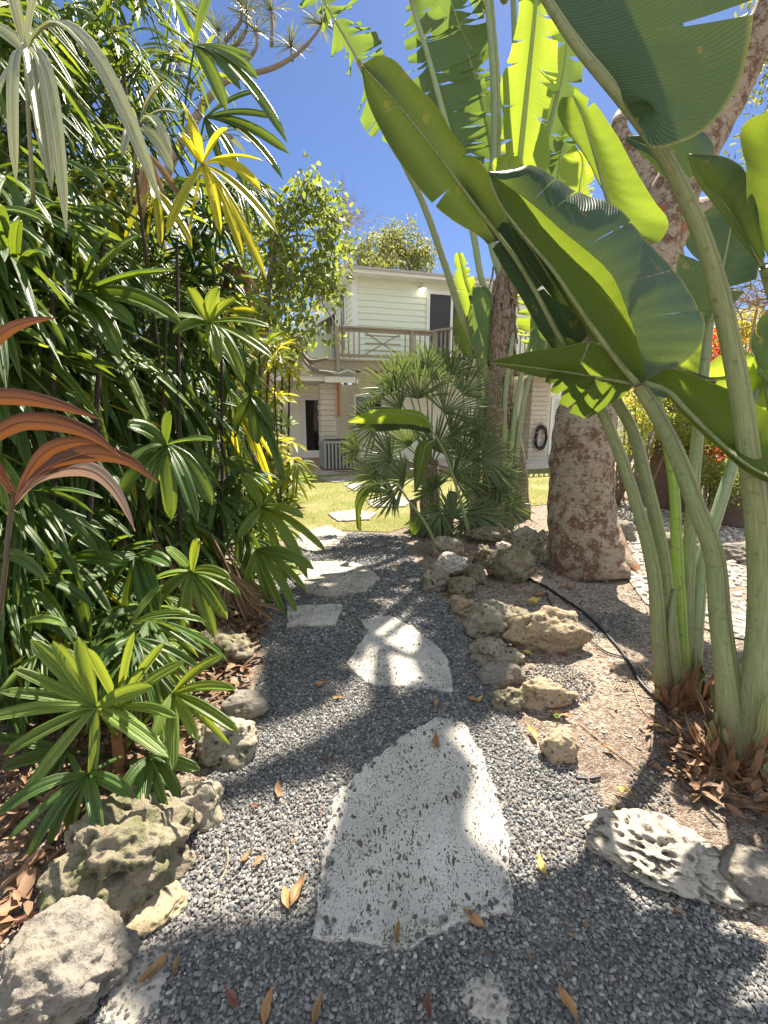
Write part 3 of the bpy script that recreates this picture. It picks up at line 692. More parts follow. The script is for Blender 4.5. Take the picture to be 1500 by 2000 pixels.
# ground floor
gv = 2.3
g0 = hU(560, gv); gz = hZ(742, g0, gv)
hmb([((g0 - 3, gv, 0), (hU(700, gv), gv + .25, 2.45))]).make('lower_wall', M['cream'], house, False)
hmb([((hU(703, 1.1), 1.1, 0), (hU(1034, 1.1), 1.35, zd - .26))]).make('lower_wall', M['cream'], house, False)
hmb([((hU(1034, 1.1) + .02, .9, 0), (hU(1034, 1.1) + 7, 1.15, zd - .26))]).make('lower_wall', M['cream'], house, False)
lz = hZ(744, 0, -.1)
hmb([((g0 - 3, -.35, lz - .02), (hU(663, -.35), gv - .01, lz + .10))]).make('porch_roof', M['white'], house, False)
hmb([((g0 - 3.1, -.42, lz + .10), (hU(700, -.42), gv + .3, lz + .15))]).make('porch_roof_edge', M['roofgrey'], house, False)
hmb([((-.12, -.48, lz - .06), (.72, -.355, lz + .098))]).make('beam_end', M['white'], house, False)
# block columns
def column(u0, u1, v0, v1, z1):
    m = MB(); z = 0; i = 0
    while z < z1 - .02:
        j = .012 * math.sin(i * 2.7); m.box((u0 + j, v0 + j * .6, z), (u1 + j, v1 + j * .6, min(z + .13, z1)), hp)
        m.box((u0 + .03, v0 + .03, z + .13), (u1 - .03, v1 - .03, min(z + .147, z1)), hp); z += .147; i += 1
    return m.make('block_column', M['block'], house, False)
cu0 = hU(627, -.15, 1.3); cu1 = hU(657, -.15, 1.3)
column(cu0, cu1, -.15, .3, lz - .065)
hmb([((cu1 + .03, -.25, hZ(815, cu1, -.2)), (cu1 + .09, -.19, lz - .02))]).make('downpipe', M['rust'], house, False)
ru0 = hU(1036, -.3, 1.3); ru1 = hU(1071, -.3, 1.3)
column(ru0, ru1, -.3, .2, zd - .27)
# door in the recess
q0 = hU(589, gv, 1); q1 = hU(632, gv, 1); qz = hZ(775, q0, gv)
dr = hmb([((q0, gv - .08, .05), (q0 + .14, gv - .01, qz)), ((q1 + .15, gv - .08, .05), (q1 + .29, gv - .01, qz)), ((q0 + .14, gv - .08, qz - .1), (q1 + .15, gv - .01, qz)), ((q0 + .14, gv - .08, .05), (q1 + .15, gv - .01, .3))]).make('door', M['white'], house, False)
hmb([((q0 + .14, gv - .05, .3), (q1 + .15, gv - .03, qz - .1))]).make('pane', M['glass'], dr, False)
hmb([((q1 + .10, gv - .13, 1.0), (q1 + .17, gv - .085, 1.2))]).make('handle', M['white'], dr, False)
m = MB()
for i in range(4): m.box((q0 - .1, gv - .035 - .004 * i, qz + .03 + i * .12), (q1 + .6, gv - .01, qz + .14 + i * .12), hp)
m.make('siding_band', M['cream'], house, False)
hmb([((q0 - .3, gv - 1.9, .0), (q1 + .6, gv - .1, .06))]).make('doorstep', M['paver'], house, False)
# window behind the fan palm
wu = hU(690, 1.1); wn_ = hmb([((wu, 1.03, 1.0), (wu + .08, 1.09, 2.1)), ((wu + .9, 1.03, 1.0), (wu + .98, 1.09, 2.1)), ((wu + .08, 1.03, 2.02), (wu + .9, 1.09, 2.1)), ((wu + .08, 1.03, 1.0), (wu + .9, 1.09, 1.08))]).make('window', M['white'], house, False)
hmb([((wu + .08, 1.05, 1.08), (wu + .9, 1.06, 2.02))]).make('pane', M['glass'], wn_, False)
# louvred door right of the right column
l0 = hU(1073, .9, 1.2); lt = hZ(775, l0, .9)
lv = hmb([((l0, .84, .05), (l0 + .1, .89, lt)), ((l0 + .9, .84, .05), (l0 + 1.0, .89, lt)), ((l0 + .1, .84, lt - .1), (l0 + .9, .89, lt)), ((l0 + .1, .84, .05), (l0 + .9, .89, .2))]).make('louvred_door', M['white'], house, False)
m = MB()
for i in range(int((lt - .3) / .07)):
    z = .22 + i * .07; m.add([hp(l0 + .1, .845, z), hp(l0 + .9, .845, z), hp(l0 + .9, .885, z + .06), hp(l0 + .1, .885, z + .06)], quads=[(0, 1, 2, 3)])
m.make('slats', M['white'], lv, False)
hmb([((hU(612, DV - .2), DV + .5, lz + .151), (hU(650, DV - .2), DV + .9, zd - .26))]).make('roof_block', M['block'], house, False)
# wall lamp
lu = hU(822, UW, 5); lzz = hZ(562, lu, UW - .15); lamp = thing('wall_lamp', hp(lu, UW, lzz), 'white bell shaped wall lamp with lit bulb beside the upper sliding door', 'lamp')
c = np.array(hp(lu, UW - .17, lzz))
m = MB(); m.tube([hp(lu, UW - .03, lzz + .12), hp(lu, UW - .1, lzz + .17), hp(lu, UW - .17, lzz + .15), c + (0, 0, .08)], .015, 8); m.make('bracket', M['white'], lamp)
m = MB(); m.tube([c + (0, 0, .10), c + (0, 0, .03), c + (0, 0, .0), c + (0, 0, -.03)], [.03, .05, .11, .125], 16); m.make('lamp_shade', M['white'], lamp)
m = MB(); m.tube([c + (0, 0, -.032), c + (0, 0, -.06), c + (0, 0, -.11), c + (0, 0, -.14)], [.05, .06, .055, .02], 12); m.make('bulb', M['bulb'], lamp)
# roof light panel
pu0, pu1 = hU(655, -.6, 2.7), hU(686, -.6, 2.7)
m = MB(); pz = lz + .17
m.add([hp(pu0, -.75, pz + .2), hp(pu1 + .05, -.75, pz + .0), hp(pu1 + .1, -.35, pz + .1), hp(pu0 + .05, -.35, pz + .33), hp(pu0, -.75, pz + .24), hp(pu1 + .05, -.75, pz + .04), hp(pu1 + .1, -.35, pz + .14), hp(pu0 + .05, -.35, pz + .37)], quads=[(0,3,2,1),(4,5,6,7),(0,1,5,4),(1,2,6,5),(2,3,7,6),(3,0,4,7)])
tag(m.make('roof_panel', M['panel'], None, False), 'tilted pale blue panel on the porch roof edge under the deck', 'panel')
# air conditioner
ac = thing('air_conditioner', hp(hU(664, -.9, .4), -.9, 0), 'grey slatted outdoor air conditioner unit beside the block column', 'air conditioner')
A0, A1 = hU(634, -1.1, .4), hU(693, -1.1, .4); az = hZ(862, A0, -1.1); aw = A1 - A0
hmb([((A0 + .03, -1.07, .06), (A1 - .03, -1.07 + aw - .06, az - .04))]).make('coil', M['acdark'], ac, False)
hmb([((A0 - .02, -1.12, 0), (A1 + .02, -1.12 + aw + .04, .05))]).make('base_pad', M['acdark'], ac, False)
hmb([((A0, -1.1, az - .06), (A1, -1.1 + aw, az - .005))]).make('top_frame', M['acgrey'], ac, False)
m = MB(); nn = 9
for i in range(nn):
    u = A0 + i * (aw - .05) / (nn - 1); m.box((u, -1.1, .05), (u + .05, -1.075, az - .06), hp)
    v = -1.1 + i * (aw - .05) / (nn - 1); m.box((A0 - .002, v + .027, .05), (A0 + .022, v + .07, az - .06), hp)
for i in range(14): z = .08 + i * (az - .16) / 13; m.box((A0 + .001, -1.09, z), (A0 + .02, -1.1 + aw, z + .018), hp)
m.make('grille', M['acgrey'], ac, False)
m = MB(); cc = np.array(hp((A0 + A1) / 2, -1.1 + aw / 2, az)); an = np.linspace(0, 2 * math.pi, 25)
for r_ in (.1, .2, .3, .38): m.tube([cc + (math.cos(t) * r_, math.sin(t) * r_, .012) for t in an], .008, 5)
m.make('fan_grille', M['acdark'], ac)
# garden hose on the right column
hk = thing('garden_hose', hp(ru0 + .3, -.3, 1.0), 'dark coiled garden hose hanging on the right block column', 'hose')
hzc = hZ(855, ru0, -.35); m = MB(); pts = []
for i in range(150):
    t = i / 24 * 2 * math.pi; rr = .20 + .03 * math.sin(i * .37)
    pts.append(hp(ru0 + .36 + rr * math.cos(t), -.36 - .0006 * i + .02 * math.sin(i * .9), hzc + rr * 1.75 * math.sin(t) + .0))
m.tube(pts, .016, 6); m.make('coil', M['rubber'], hk)
m = MB(); m.box((ru0 + .26, -.40, hzc + .30), (ru0 + .44, -.315, hzc + .36), hp); m.tube([hp(ru0 + .35, -.36, hzc + .36), hp(ru0 + .30, -.38, hzc + .5), hp(ru0 + .42, -.38, hzc + .48), hp(ru0 + .37, -.36, hzc + .34)], .012, 6); m.make('hanger', M['acdark'], hk, False)
m = MB(); bu = hU(1022, 1.05, 1.0)
for i in range(1): m.box((bu, .98, 1.0), (bu + .3, 1.09, 1.5), hp); m.box((bu + .03, .965, 1.05), (bu + .27, .98, 1.45), hp)
tag(m.make('utility_box', M['white'], None, False), 'white utility box on the cream wall left of the hose column', 'box')
sheet('paved_strip', [hp(hU(565, -1.2), -1.25, 0)[:2], hp(hU(720, -1.2), -1.25, 0)[:2], hp(hU(720, -1.2), .6, 0)[:2], hp(hU(565, -1.2), .6, 0)[:2]], .016, M['paver'])
sheet('concrete_walk', [hp(3.2, -2.6, 0)[:2], hp(9, -2.2, 0)[:2], hp(9, 1.0, 0)[:2], hp(3.2, .9, 0)[:2]], .020, M['concrete'])

# ================================================================== BIG LEAVES (bird of paradise)
def big_leaf(parent, mid, eL, eR, mat, tears=(0, 0), tear_depth=.75, gap=.012, bulge=.04, ragged=.02, seed=1, n=64, cols=8, midr=.012, name='leaf', midmat='stalk', matR=None, flap=.03, fixed=None):
    """mid, eL, eR: lists of world points from the leaf base to its tip."""
    rs = np.random.default_rng(seed); K = 161
    Mi, L, Rr = resample(mid, K), resample(eL, K), resample(eR, K)
    ln = np.concatenate([[0], np.cumsum(np.linalg.norm(np.diff(Mi, axis=0), axis=1))])
    tt = np.linspace(0, 1, K)
    def at(A, t): return np.stack([np.interp(t, tt, A[:, i]) for i in range(3)], -1)
    out = MB(); outs = []
    for side, E in ((-1, L), (1, Rr)):
        mb = out if matR is None or side == -1 else MB()
        nt = tears[0] if side < 0 else tears[1]
        cuts = [0] + sorted(rs.uniform(.06, .95, nt).tolist()) + [1]
        if fixed and side in fixed: cuts = [0] + list(fixed[side]) + [1]
        for a, b in zip(cuts[:-1], cuts[1:]):
            if b - a < .004: continue
            rows = max(3, int((b - a) * n) + 2)
            u = np.linspace(0, 1, cols + 1)[None, :]
            u0 = 1 - tear_depth * rs.uniform(.6, 1.15); gg = np.clip((u - u0) / max(.05, 1 - u0), 0, 1)
            ga = gap / max(ln[-1], .01) * rs.uniform(.2, 1.8); gb = gap / max(ln[-1], .01) * rs.uniform(.2, 1.8)
            ga = 0 if a == 0 else ga; gb = 0 if b == 1 else gb
            s = np.linspace(0, 1, rows)[:, None]
            lo = a + ga * gg; hi = b - gb * gg; t = lo + (hi - lo) * s
            cut = 1 - ragged * rs.random() * (1 if nt else .0)
            mid_ = at(Mi, t); ed = at(E, t); uu = u * cut
            P = mid_ + (ed - mid_) * uu[..., None]
            d = (b - a) * 0 + np.linalg.norm(ed - mid_, axis=-1)
            tan = at(np.gradient(Mi, axis=0), t); N = np.cross(tan, (ed - mid_)); N /= np.linalg.norm(N, axis=-1)[..., None] + 1e-9
            N *= side
            P += N * (bulge * np.sin(uu * math.pi) * 1.0 * np.minimum(1, d / .15))[..., None]
            if nt: P += N * (flap * gg * rs.normal() * .7)[..., None] + N * (.35 * flap * gg * np.sin(s * 3.14))[..., None]
            rip = .0012 * np.sin(t * ln[-1] * 95 - uu * 2.0 + side) * uu + .007 * np.sin(t * 17 + seed + side) * uu ** 2
            P += N * (rip * np.clip(d / .2, 0, 1))[..., None]
            UV = np.stack(np.broadcast_arrays(.5 + .5 * side * u, t * ln[-1]), -1)
            mb.grid(P, UV)
        if mb is not out: outs.append(mb)
    o = out.make(name, mat, parent)
    for q in outs: q.make('leaf_half', matR, o)
    if midr:
        m = MB(); m.tube(resample(mid, 30), np.linspace(midr, midr * .25, 30), 7); m.make('midrib', M[midmat], o)
    return o
def stalk(parent, pts, radii, mat='stalk', name='leaf_stalk', n=26, sides=12, rough=.04):
    P = resample(pts, n); r = np.interp(np.linspace(0, 1, n), np.linspace(0, 1, len(radii)), radii)
    m = MB(); m.tube(P, r, sides, rough=rough, seed=int(abs(P[0][0]) * 100) % 50); return m.make(name, M[mat], parent)
BL = M['banana']; BD = M['banana_dark']; BP = M['banana_pale']; BB = M['banana_lit']; BF = M['banana_far']

# ---- clump A, right front
bA = G(1447, 1500); A = thing('bird_of_paradise', bA, 'thick-stalked bird of paradise clump at the right edge with the huge overhead leaf', 'plant', 'bird of paradise plants')
a1 = [(1462,1500,2.05),(1480,1300,1.98),(1482,1080,1.88),(1462,880,1.76),(1425,660,1.66),(1388,510,1.58),(1342,390,1.52),(1288,290,1.47),(1212,190,1.42),(1130,92,1.40),(1062,-10,1.38),(985,-170,1.38)]
stalk(A, WW(a1), [.09, .062, .047, .042, .040, .037, .033, .029, .023, .018, .014, .010], n=44, sides=16)
mid = WW([(1238,232,1.42),(1180,150,1.405),(1130,92,1.39),(1062,-10,1.375),(1000,-130,1.37),(940,-260,1.4)])
eR = WW([(1245,240,1.40),(1290,290,1.33),(1372,262,1.28),(1440,180,1.25),(1472,80,1.24),(1478,-60,1.25),(1420,-240,1.3),(1250,-380,1.35),(990,-320,1.4)])
eL = WW([(1245,228,1.45),(1300,200,1.60),(1330,130,1.75),(1330,20,1.85),(1300,-120,1.9),(1190,-260,1.8),(990,-290,1.45)])
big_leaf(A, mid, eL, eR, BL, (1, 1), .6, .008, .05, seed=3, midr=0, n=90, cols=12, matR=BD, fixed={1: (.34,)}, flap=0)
a2 = [(1440,1505,2.06),(1424,1350,2.06),(1406,1200,2.07),(1394,1080,2.08),(1358,985,2.10),(1318,880,2.12),(1280,805,2.14),(1248,755,2.15)]
stalk(A, WW(a2), [.08, .058, .046, .042, .040, .037, .034, .030], n=34, sides=14)
L2m = [(1246,752,2.15),(1200,697,2.12),(1160,643,2.10),(1118,582,2.08),(1076,522,2.05),(1019,455,2.02),(975,395,2.0),(952,337,1.98)]
L2L = [(1262,738,2.14),(1250,690,2.03),(1236,636,1.97),(1222,595,1.94),(1200,548,1.92),(1145,490,1.91),(1092,444,1.92),(1040,400,1.94),(990,362,1.96),(955,338,1.98)]
L2R = [(1262,742,2.17),(1300,728,2.22),(1340,704,2.27),(1368,668,2.31),(1374,636,2.33),(1362,592,2.34),(1328,533,2.33),(1264,470,2.30),(1200,405,2.26),(1133,374,2.2),(1082,340,2.15),(1040,322,2.08),(1003,332,2.02),(958,336,1.99)]
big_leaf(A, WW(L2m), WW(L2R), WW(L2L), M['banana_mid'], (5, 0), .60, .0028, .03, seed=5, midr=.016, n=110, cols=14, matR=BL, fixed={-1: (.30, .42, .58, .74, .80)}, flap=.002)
# drooping right leaf L7
big_leaf(A, WW([(1260,748,2.12),(1300,762,2.05),(1340,800,1.95),(1400,858,1.82),(1460,908,1.7),(1560,960,1.6)]),
   WW([(1262,745,2.12),(1300,722,2.07),(1345,728,2.0),(1410,755,1.9),(1470,785,1.8),(1600,860,1.65)]),
   WW([(1262,752,2.12),(1298,770,2.07),(1336,812,1.97),(1398,872,1.85),(1456,920,1.74),(1560,972,1.62)]), BL, (0, 0), seed=9, midr=.013, bulge=.05)
big_leaf(A, WW([(1250,752,2.2),(1290,745,2.3),(1330,735,2.42),(1400,745,2.5)]),
   WW([(1252,748,2.2),(1290,722,2.32),(1335,722,2.45),(1400,742,2.52)]),
   WW([(1252,756,2.2),(1290,775,2.26),(1340,778,2.36),(1400,755,2.5)]), BD, (0, 0), seed=10, midr=.01)
# horizontal left leaf L4
l4 = big_leaf(A, WW([(1240,750,2.18),(1156,735,2.22),(1060,720,2.26),(1005,713,2.28),(958,709,2.30)]),
   WW([(1240,745,2.18),(1205,705,2.14),(1156,668,2.12),(1092,677,2.16),(1020,689,2.22),(958,706,2.3)]),
   WW([(1238,752,2.18),(1160,740,2.23),(1105,734,2.26),(1060,738,2.30),(1010,724,2.31),(960,711,2.3)]), BL, (1, 0), .85, .012, .02, seed=12, midr=.010, n=90, cols=10, flap=.006, fixed={-1: (.40,)})
mf = MB()
for (b0, b1, t0, t1) in (((1088,728),(1108,731),(1064,747),(1072,751)), ((1110,730),(1137,733),(1074,765),(1086,771)), ((1139,733),(1168,737),(1090,788),(1108,797)), ((1170,737),(1203,743),(1112,806),(1141,818)), ((1205,743),(1240,751),(1146,818),(1188,790))):
    a_ = resample([W(*b0, 2.22), W((b0[0] + t0[0]) / 2 - 5, (b0[1] + t0[1]) / 2 - 4, 2.27), W(*t0, 2.36)], 12); b_ = resample([W(*b1, 2.22), W((b1[0] + t1[0]) / 2 + 4, (b1[1] + t1[1]) / 2 + 2, 2.28), W(*t1, 2.36)], 12)
    u_ = np.linspace(0, 1, 6)[None, :, None]; Pg = a_[:, None] * (1 - u_) + b_[:, None] * u_; Pg[:, :, 1] -= .02 * np.sin(np.linspace(0, math.pi, 6))[None]
    mf.grid(Pg, np.stack(np.broadcast_arrays(np.linspace(.5, .95, 12)[:, None], np.linspace(0, .15, 6)[None]), -1))
mf.make('torn_leaf_half', BL, l4)
# upper right leaves L8
big_leaf(A, WW([(1490,520,1.55),(1455,455,1.6),(1410,390,1.66),(1370,345,1.7),(1343,300,1.72)]),
   WW([(1495,500,1.55),(1480,420,1.52),(1462,345,1.55),(1420,308,1.62),(1344,300,1.72)]),
   WW([(1488,528,1.55),(1445,470,1.63),(1396,400,1.70),(1358,350,1.73),(1343,303,1.72)]), BD, (0, 0), seed=14, midr=.008)
big_leaf(A, WW([(1540,520,1.5),(1545,400,1.48),(1540,300,1.46),(1520,215,1.46)]),
   WW([(1500,500,1.5),(1472,440,1.5),(1456,330,1.5),(1457,238,1.5),(1520,212,1.47)]),
   WW([(1560,520,1.5),(1600,420,1.5),(1600,300,1.5),(1525,215,1.47)]), BL, (0, 0), seed=15, midr=.01)
stalk(A, WW([(1500,1480,2.15),(1545,1200,2.1),(1590,900,1.9),(1590,650,1.65),(1545,520,1.5)]), [.09, .07, .05, .035, .02])
stalk(A, WW([(1480,1480,2.2),(1520,1200,2.2),(1545,900,2.0),(1530,650,1.7),(1492,520,1.55)]), [.08, .06, .04, .03, .015])
# blue-green leaf behind the stalk (L9) and L10
big_leaf(A, WW([(1385,640,2.7),(1400,585,2.7),(1412,520,2.72),(1425,455,2.75),(1432,390,2.8)]),
   WW([(1375,618,2.7),(1335,570,2.68),(1328,500,2.68),(1345,450,2.7),(1385,405,2.76),(1430,388,2.8)]),
   WW([(1400,622,2.7),(1452,575,2.72),(1475,500,2.76),(1468,440,2.8),(1445,395,2.8)]), BD, (2, 3), .6, .015, .03, seed=16, midr=.012)
big_leaf(A, WW([(1345,352,2.6),(1320,325,2.6),(1280,295,2.62),(1222,268,2.65)]),
   WW([(1352,345,2.6),(1392,300,2.6),(1375,260,2.6),(1320,248,2.6),(1225,262,2.65)]),
   WW([(1340,358,2.6),(1305,350,2.6),(1262,310,2.62),(1220,274,2.65)]), BD, (1, 0), seed=17, midr=.01)
# striped leaf at right edge, lower right young leaves
big_leaf(A, WW([(1560,820,2.6),(1530,740,2.6),(1515,680,2.62),(1530,600,2.65)]),
   WW([(1545,800,2.6),(1480,720,2.6),(1468,670,2.6),(1475,630,2.62),(1520,598,2.65)]),
   WW([(1580,800,2.6),(1600,700,2.6),(1580,620,2.65)]), BD, (3, 0), seed=18)
# dry cut sheaths at the foot of clump A
rs_ = random.Random(4)
def sheath_leaf(parent, b, tip, w0, w1, mat, d0, d1, seed):
    mid = resample([W(*b, d0), (np.array(W(*b, d0)) + W(*tip, d1)) / 2 + np.array((0, -.02, 0)), W(*tip, d1)], 9)
    sd = np.array((1, .1, 0)); L = [p - sd * x for p, x in zip(mid, np.interp(np.linspace(0, 1, 9), [0, .35, 1], [w0 * 1.3, w1 * 1.25, w1 * .4]))]; Rr = [p + sd * x for p, x in zip(mid, np.interp(np.linspace(0, 1, 9), [0, .35, 1], [w0 * 1.3, w1 * 1.25, w1 * .4]))]
    o = big_leaf(parent, mid, L, Rr, mat, (1, 1), .35, .006, .035, seed=seed, n=30, cols=6, midr=0, name='dry_sheath', flap=.006, ragged=.10); return o
M['sheathleaf'] = leaf_mat('dry_sheath_leaf', (.15, .095, .06), (.16, .09, .04), .85, 'pleat', .15, .5, 30, .2, island=False)
M['sheathgreen'] = leaf_mat('green_sheath_leaf', (.14, .165, .075), (.2, .24, .08), .55, 'pleat', .15, .3, 26, .3, island=False)
def fibrous_base(parent, c, rx, ry, h0, h1, n, mat, seed, wr=(.012, .032), lean=.10):
    """old split leaf bases round the foot of a clump: many narrow overlapping strips"""
    r = random.Random(seed); m = MB()
    for i in range(n):
        a = r.uniform(0, 6.283); ca, sa_ = math.cos(a), math.sin(a); h = r.uniform(h0, h1) * (1 - .25 * abs(ca)); w_ = r.uniform(*wr); k0 = r.uniform(.75, 1.08)
        rad = np.array((ca * rx, sa_ * ry, 0)) * k0; out = np.array((ca, sa_, 0)); ln_ = r.uniform(-.25, 1.0) * lean; tw = r.uniform(-.04, .04)
        tg = np.array((-sa_, ca, 0)); t = np.linspace(0, 1, 9)
        P = c + rad[None] + np.stack([np.zeros(9), np.zeros(9), t * h - .02], 1) + out[None] * (ln_ * t ** 2 * (1 + .4 * r.random()))[:, None] + tg[None] * (tw * t ** 2)[:, None] + out[None] * (.008 * np.sin(t * 9 + i))[:, None]
        wd = w_ * np.interp(t, [0, .3, .75, .93, 1], [1.1, 1, .7, .38, .05]) * (1 + .15 * np.sin(t * 23 + i))
        m.grid(np.stack([P - tg * wd[:, None], P - tg * (wd * .4)[:, None] + out * .006, P + tg * (wd * .4)[:, None] + out * .006, P + tg * wd[:, None]], 1), np.stack(np.broadcast_arrays(np.linspace(0, 1, 4)[None], (t * h)[:, None]), -1))
    return m.make('dry_sheath', M[mat], parent)
cA_ = G(1452, 1492); fibrous_base(A, cA_, .165, .11, .12, .34, 60, 'sheathleaf', 1); fibrous_base(A, cA_, .150, .10, .22, .46, 34, 'sheathgreen', 2, (.016, .04), .05); fibrous_base(A, cA_ + (-.05, -.03, 0), .15, .10, .20, .40, 16, 'sheathleaf', 3, (.010, .022), .16)

# ---- clump B
bB = G(1322, 1365); B = thing('bird_of_paradise', bB, 'slender clump of pale green stalks beside the irrigation hose, left of the thick one', 'plant', 'bird of paradise plants')
for pts, rad, mt in [
    ([(1300,1365,2.52),(1288,1250,2.52),(1275,1110,2.50),(1240,975,2.48),(1204,870,2.46),(1168,788,2.42),(1135,730,2.36),(1105,682,2.3)], [.050, .040, .036, .033, .031, .029, .026, .02], 'stalk'),
    ([(1318,1365,2.55),(1308,1230,2.56),(1296,1098,2.57),(1262,940,2.58),(1232,832,2.6),(1198,770,2.62),(1185,660,2.66),(1192,540,2.7),(1205,440,2.72)], [.050, .042, .036, .034, .032, .030, .027, .024, .018], 'stalk'),
    ([(1332,1362,2.58),(1328,1200,2.6),(1322,1080,2.62),(1316,950,2.65),(1302,860,2.68),(1284,770,2.72),(1290,720,2.75),(1320,690,2.8)], [.045, .038, .034, .030, .027, .026, .022, .016], 'stalk_lit'),
    ([(1342,1360,2.60),(1342,1200,2.62),(1348,1050,2.64),(1360,880,2.66),(1372,750,2.68),(1386,625,2.7)], [.045, .036, .034, .032, .03, .022], 'stalk'),
    ([(1352,1362,2.60),(1362,1200,2.62),(1374,1090,2.66),(1405,990,2.7),(1440,880,2.75),(1480,760,2.85),(1500,700,2.9)], [.045, .038, .036, .033, .030, .025, .018], 'stalk_far'),
    ([(1335,1370,2.50),(1318,1290,2.50),(1312,1200,2.51),(1318,1150,2.52)], [.045, .035, .025, .01], 'stalk')]:
    stalk(B, WW(pts), rad, mt, n=34, sides=12)
L1m = [(1105,682,2.30),(1072,620,2.26),(1040,560,2.22),(1010,510,2.18),(972,458,2.14),(915,384,2.08),(852,298,2.0),(783,212,1.93),(735,158,1.88),(706,128,1.86)]
L1R = [(1140,668,2.32),(1150,655,2.32),(1128,610,2.28),(1080,575,2.30),(1030,510,2.30),(990,430,2.24),(950,330,2.06),(905,288,1.94),(880,255,1.92),(866,228,1.9),(800,150,1.86),(765,112,1.85),(738,106,1.85),(712,122,1.86)]
L1L = [(1085,690,2.32),(1050,640,2.3),(1020,585,2.28),(985,530,2.26),(960,488,2.24),(930,458,2.22),(900,440,2.2),(850,402,2.14),(795,338,2.06),(752,270,1.98),(716,190,1.92),(706,135,1.86)]
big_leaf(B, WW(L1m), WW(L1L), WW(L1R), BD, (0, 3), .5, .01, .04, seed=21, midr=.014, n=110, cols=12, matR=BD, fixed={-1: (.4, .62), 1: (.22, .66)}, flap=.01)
big_leaf(B, WW([(1165,672,2.40),(1130,630,2.36),(1085,560,2.33),(1040,490,2.3),(975,410,2.28)]),
   WW([(1158,664,2.4),(1110,625,2.38),(1070,570,2.36),(1010,500,2.34),(970,420,2.28)]),
   WW([(1180,665,2.4),(1150,600,2.36),(1120,540,2.33),(1060,460,2.3),(985,400,2.28)]), BD, (0, 0), seed=22, midr=.01)
big_leaf(B, WW([(1212,440,2.72),(1190,400,2.72),(1172,340,2.74),(1156,287,2.76),(1138,230,2.78),(1120,190,2.8)]),
   WW([(1212,440,2.72),(1180,380,2.74),(1150,320,2.76),(1122,275,2.78),(1098,240,2.8),(1088,215,2.82),(1100,185,2.82),(1118,188,2.8)]),
   WW([(1215,440,2.72),(1245,462,2.68),(1284,474,2.66),(1306,445,2.65),(1275,390,2.66),(1242,330,2.68),(1200,258,2.72),(1150,190,2.77),(1122,172,2.8)]), M['banana_l5'], (4, 1), .45, .012, .05, seed=23, midr=.012, n=80, flap=.01)
big_leaf(B, WW([(1320,700,2.8),(1340,670,2.82),(1350,640,2.85),(1380,600,2.9)]),
   WW([(1315,690,2.8),(1318,655,2.84),(1345,625,2.88),(1378,598,2.9)]),
   WW([(1330,720,2.8),(1368,735,2.8),(1378,690,2.84),(1385,602,2.9)]), BB, (0, 0), seed=24)
big_leaf(B, WW([(1500,700,2.9),(1460,720,2.9),(1420,735,2.9),(1360,738,2.92)]),
   WW([(1495,690,2.9),(1440,685,2.88),(1405,695,2.88),(1362,732,2.92)]),
   WW([(1500,730,2.9),(1450,765,2.92),(1400,790,2.94),(1365,760,2.92)]), BB, (3, 2), .6, .01, .02, seed=25)
big_leaf(B, WW([(1490,860,2.8),(1500,800,2.8),(1490,740,2.82),(1475,700,2.85)]),
   WW([(1480,850,2.8),(1462,790,2.8),(1460,730,2.82),(1473,700,2.85)]),
   WW([(1510,850,2.8),(1540,790,2.8),(1520,730,2.82),(1480,700,2.85)]), BB, (0, 0), seed=26)
cB_ = G(1324, 1362); fibrous_base(B, cB_ + (0, -.04, 0), .135, .085, .12, .32, 60, 'sheathleaf', 5, (.010, .026)); fibrous_base(B, cB_, .105, .07, .18, .34, 20, 'sheathgreen', 6, (.014, .03), .04)

# ================================================================== GUMBO LIMBO TREE
def limb(mb, pts, radii, n=40, sides=22, rough=.12, seed=1):
    P = resample(pts, n); r = np.interp(np.linspace(0, 1, n), np.linspace(0, 1, len(radii)), radii)
    mb.tube(P, r, sides, rough=rough, seed=seed)
def leafcloud(n, centers, radii, size, seed=0, droop=.5, flat=0.0, shell=.3, width=.45):
    rs = np.random.default_rng(seed); centers = np.array(centers, float); radii = np.array(radii, float)
    if radii.ndim == 1: radii = np.repeat(radii[:, None], 3, 1)
    wgt = (radii.prod(1)) ** .7; ci = rs.choice(len(centers), n, p=wgt / wgt.sum())
    d = rs.normal(size=(n, 3)); d /= np.linalg.norm(d, axis=1)[:, None]
    # twig clumps: several leaves share a clump point
    r = rs.uniform(shell, 1, n) ** .6
    P = centers[ci] + d * radii[ci] * r[:, None]
    k = max(1, n // 7); cl = P[:k]; P = cl[rs.integers(0, k, n)] + rs.normal(size=(n, 3)) * size * .9
    ax = rs.normal(size=(n, 3)); ax[:, 2] = ax[:, 2] * (1 - flat) - droop * 1.3; ax /= np.linalg.norm(ax, axis=1)[:, None]
    sd = np.cross(ax, rs.normal(size=(n, 3))); sd /= np.linalg.norm(sd, axis=1)[:, None]
    nm = np.cross(ax, sd); s = size * rs.uniform(.6, 1.25, n)[:, None]
    wd = width * s
    V = np.stack([P, P + ax * s * .35 + sd * wd * .5 + nm * s * .10, P + ax * s * .7 + sd * wd * .38 + nm * s * .08, P + ax * s - nm * s * .06, P + ax * s * .7 - sd * wd * .38 + nm * s * .08, P + ax * s * .35 - sd * wd * .5 + nm * s * .10], 1)
    i = (np.arange(n) * 6)[:, None]
    Q = np.concatenate([i + np.array([0, 1, 2, 3]), i + np.array([0, 3, 4, 5])])
    mb = MB(); mb.add(V.reshape(-1, 3), quads=Q); return mb
T1 = thing('gumbo_limbo_tree', G(1145, 1110), 'big peeling reddish grey trunk leaning up to the right behind the rocks', 'tree', 'broadleaf trees')
m = MB()
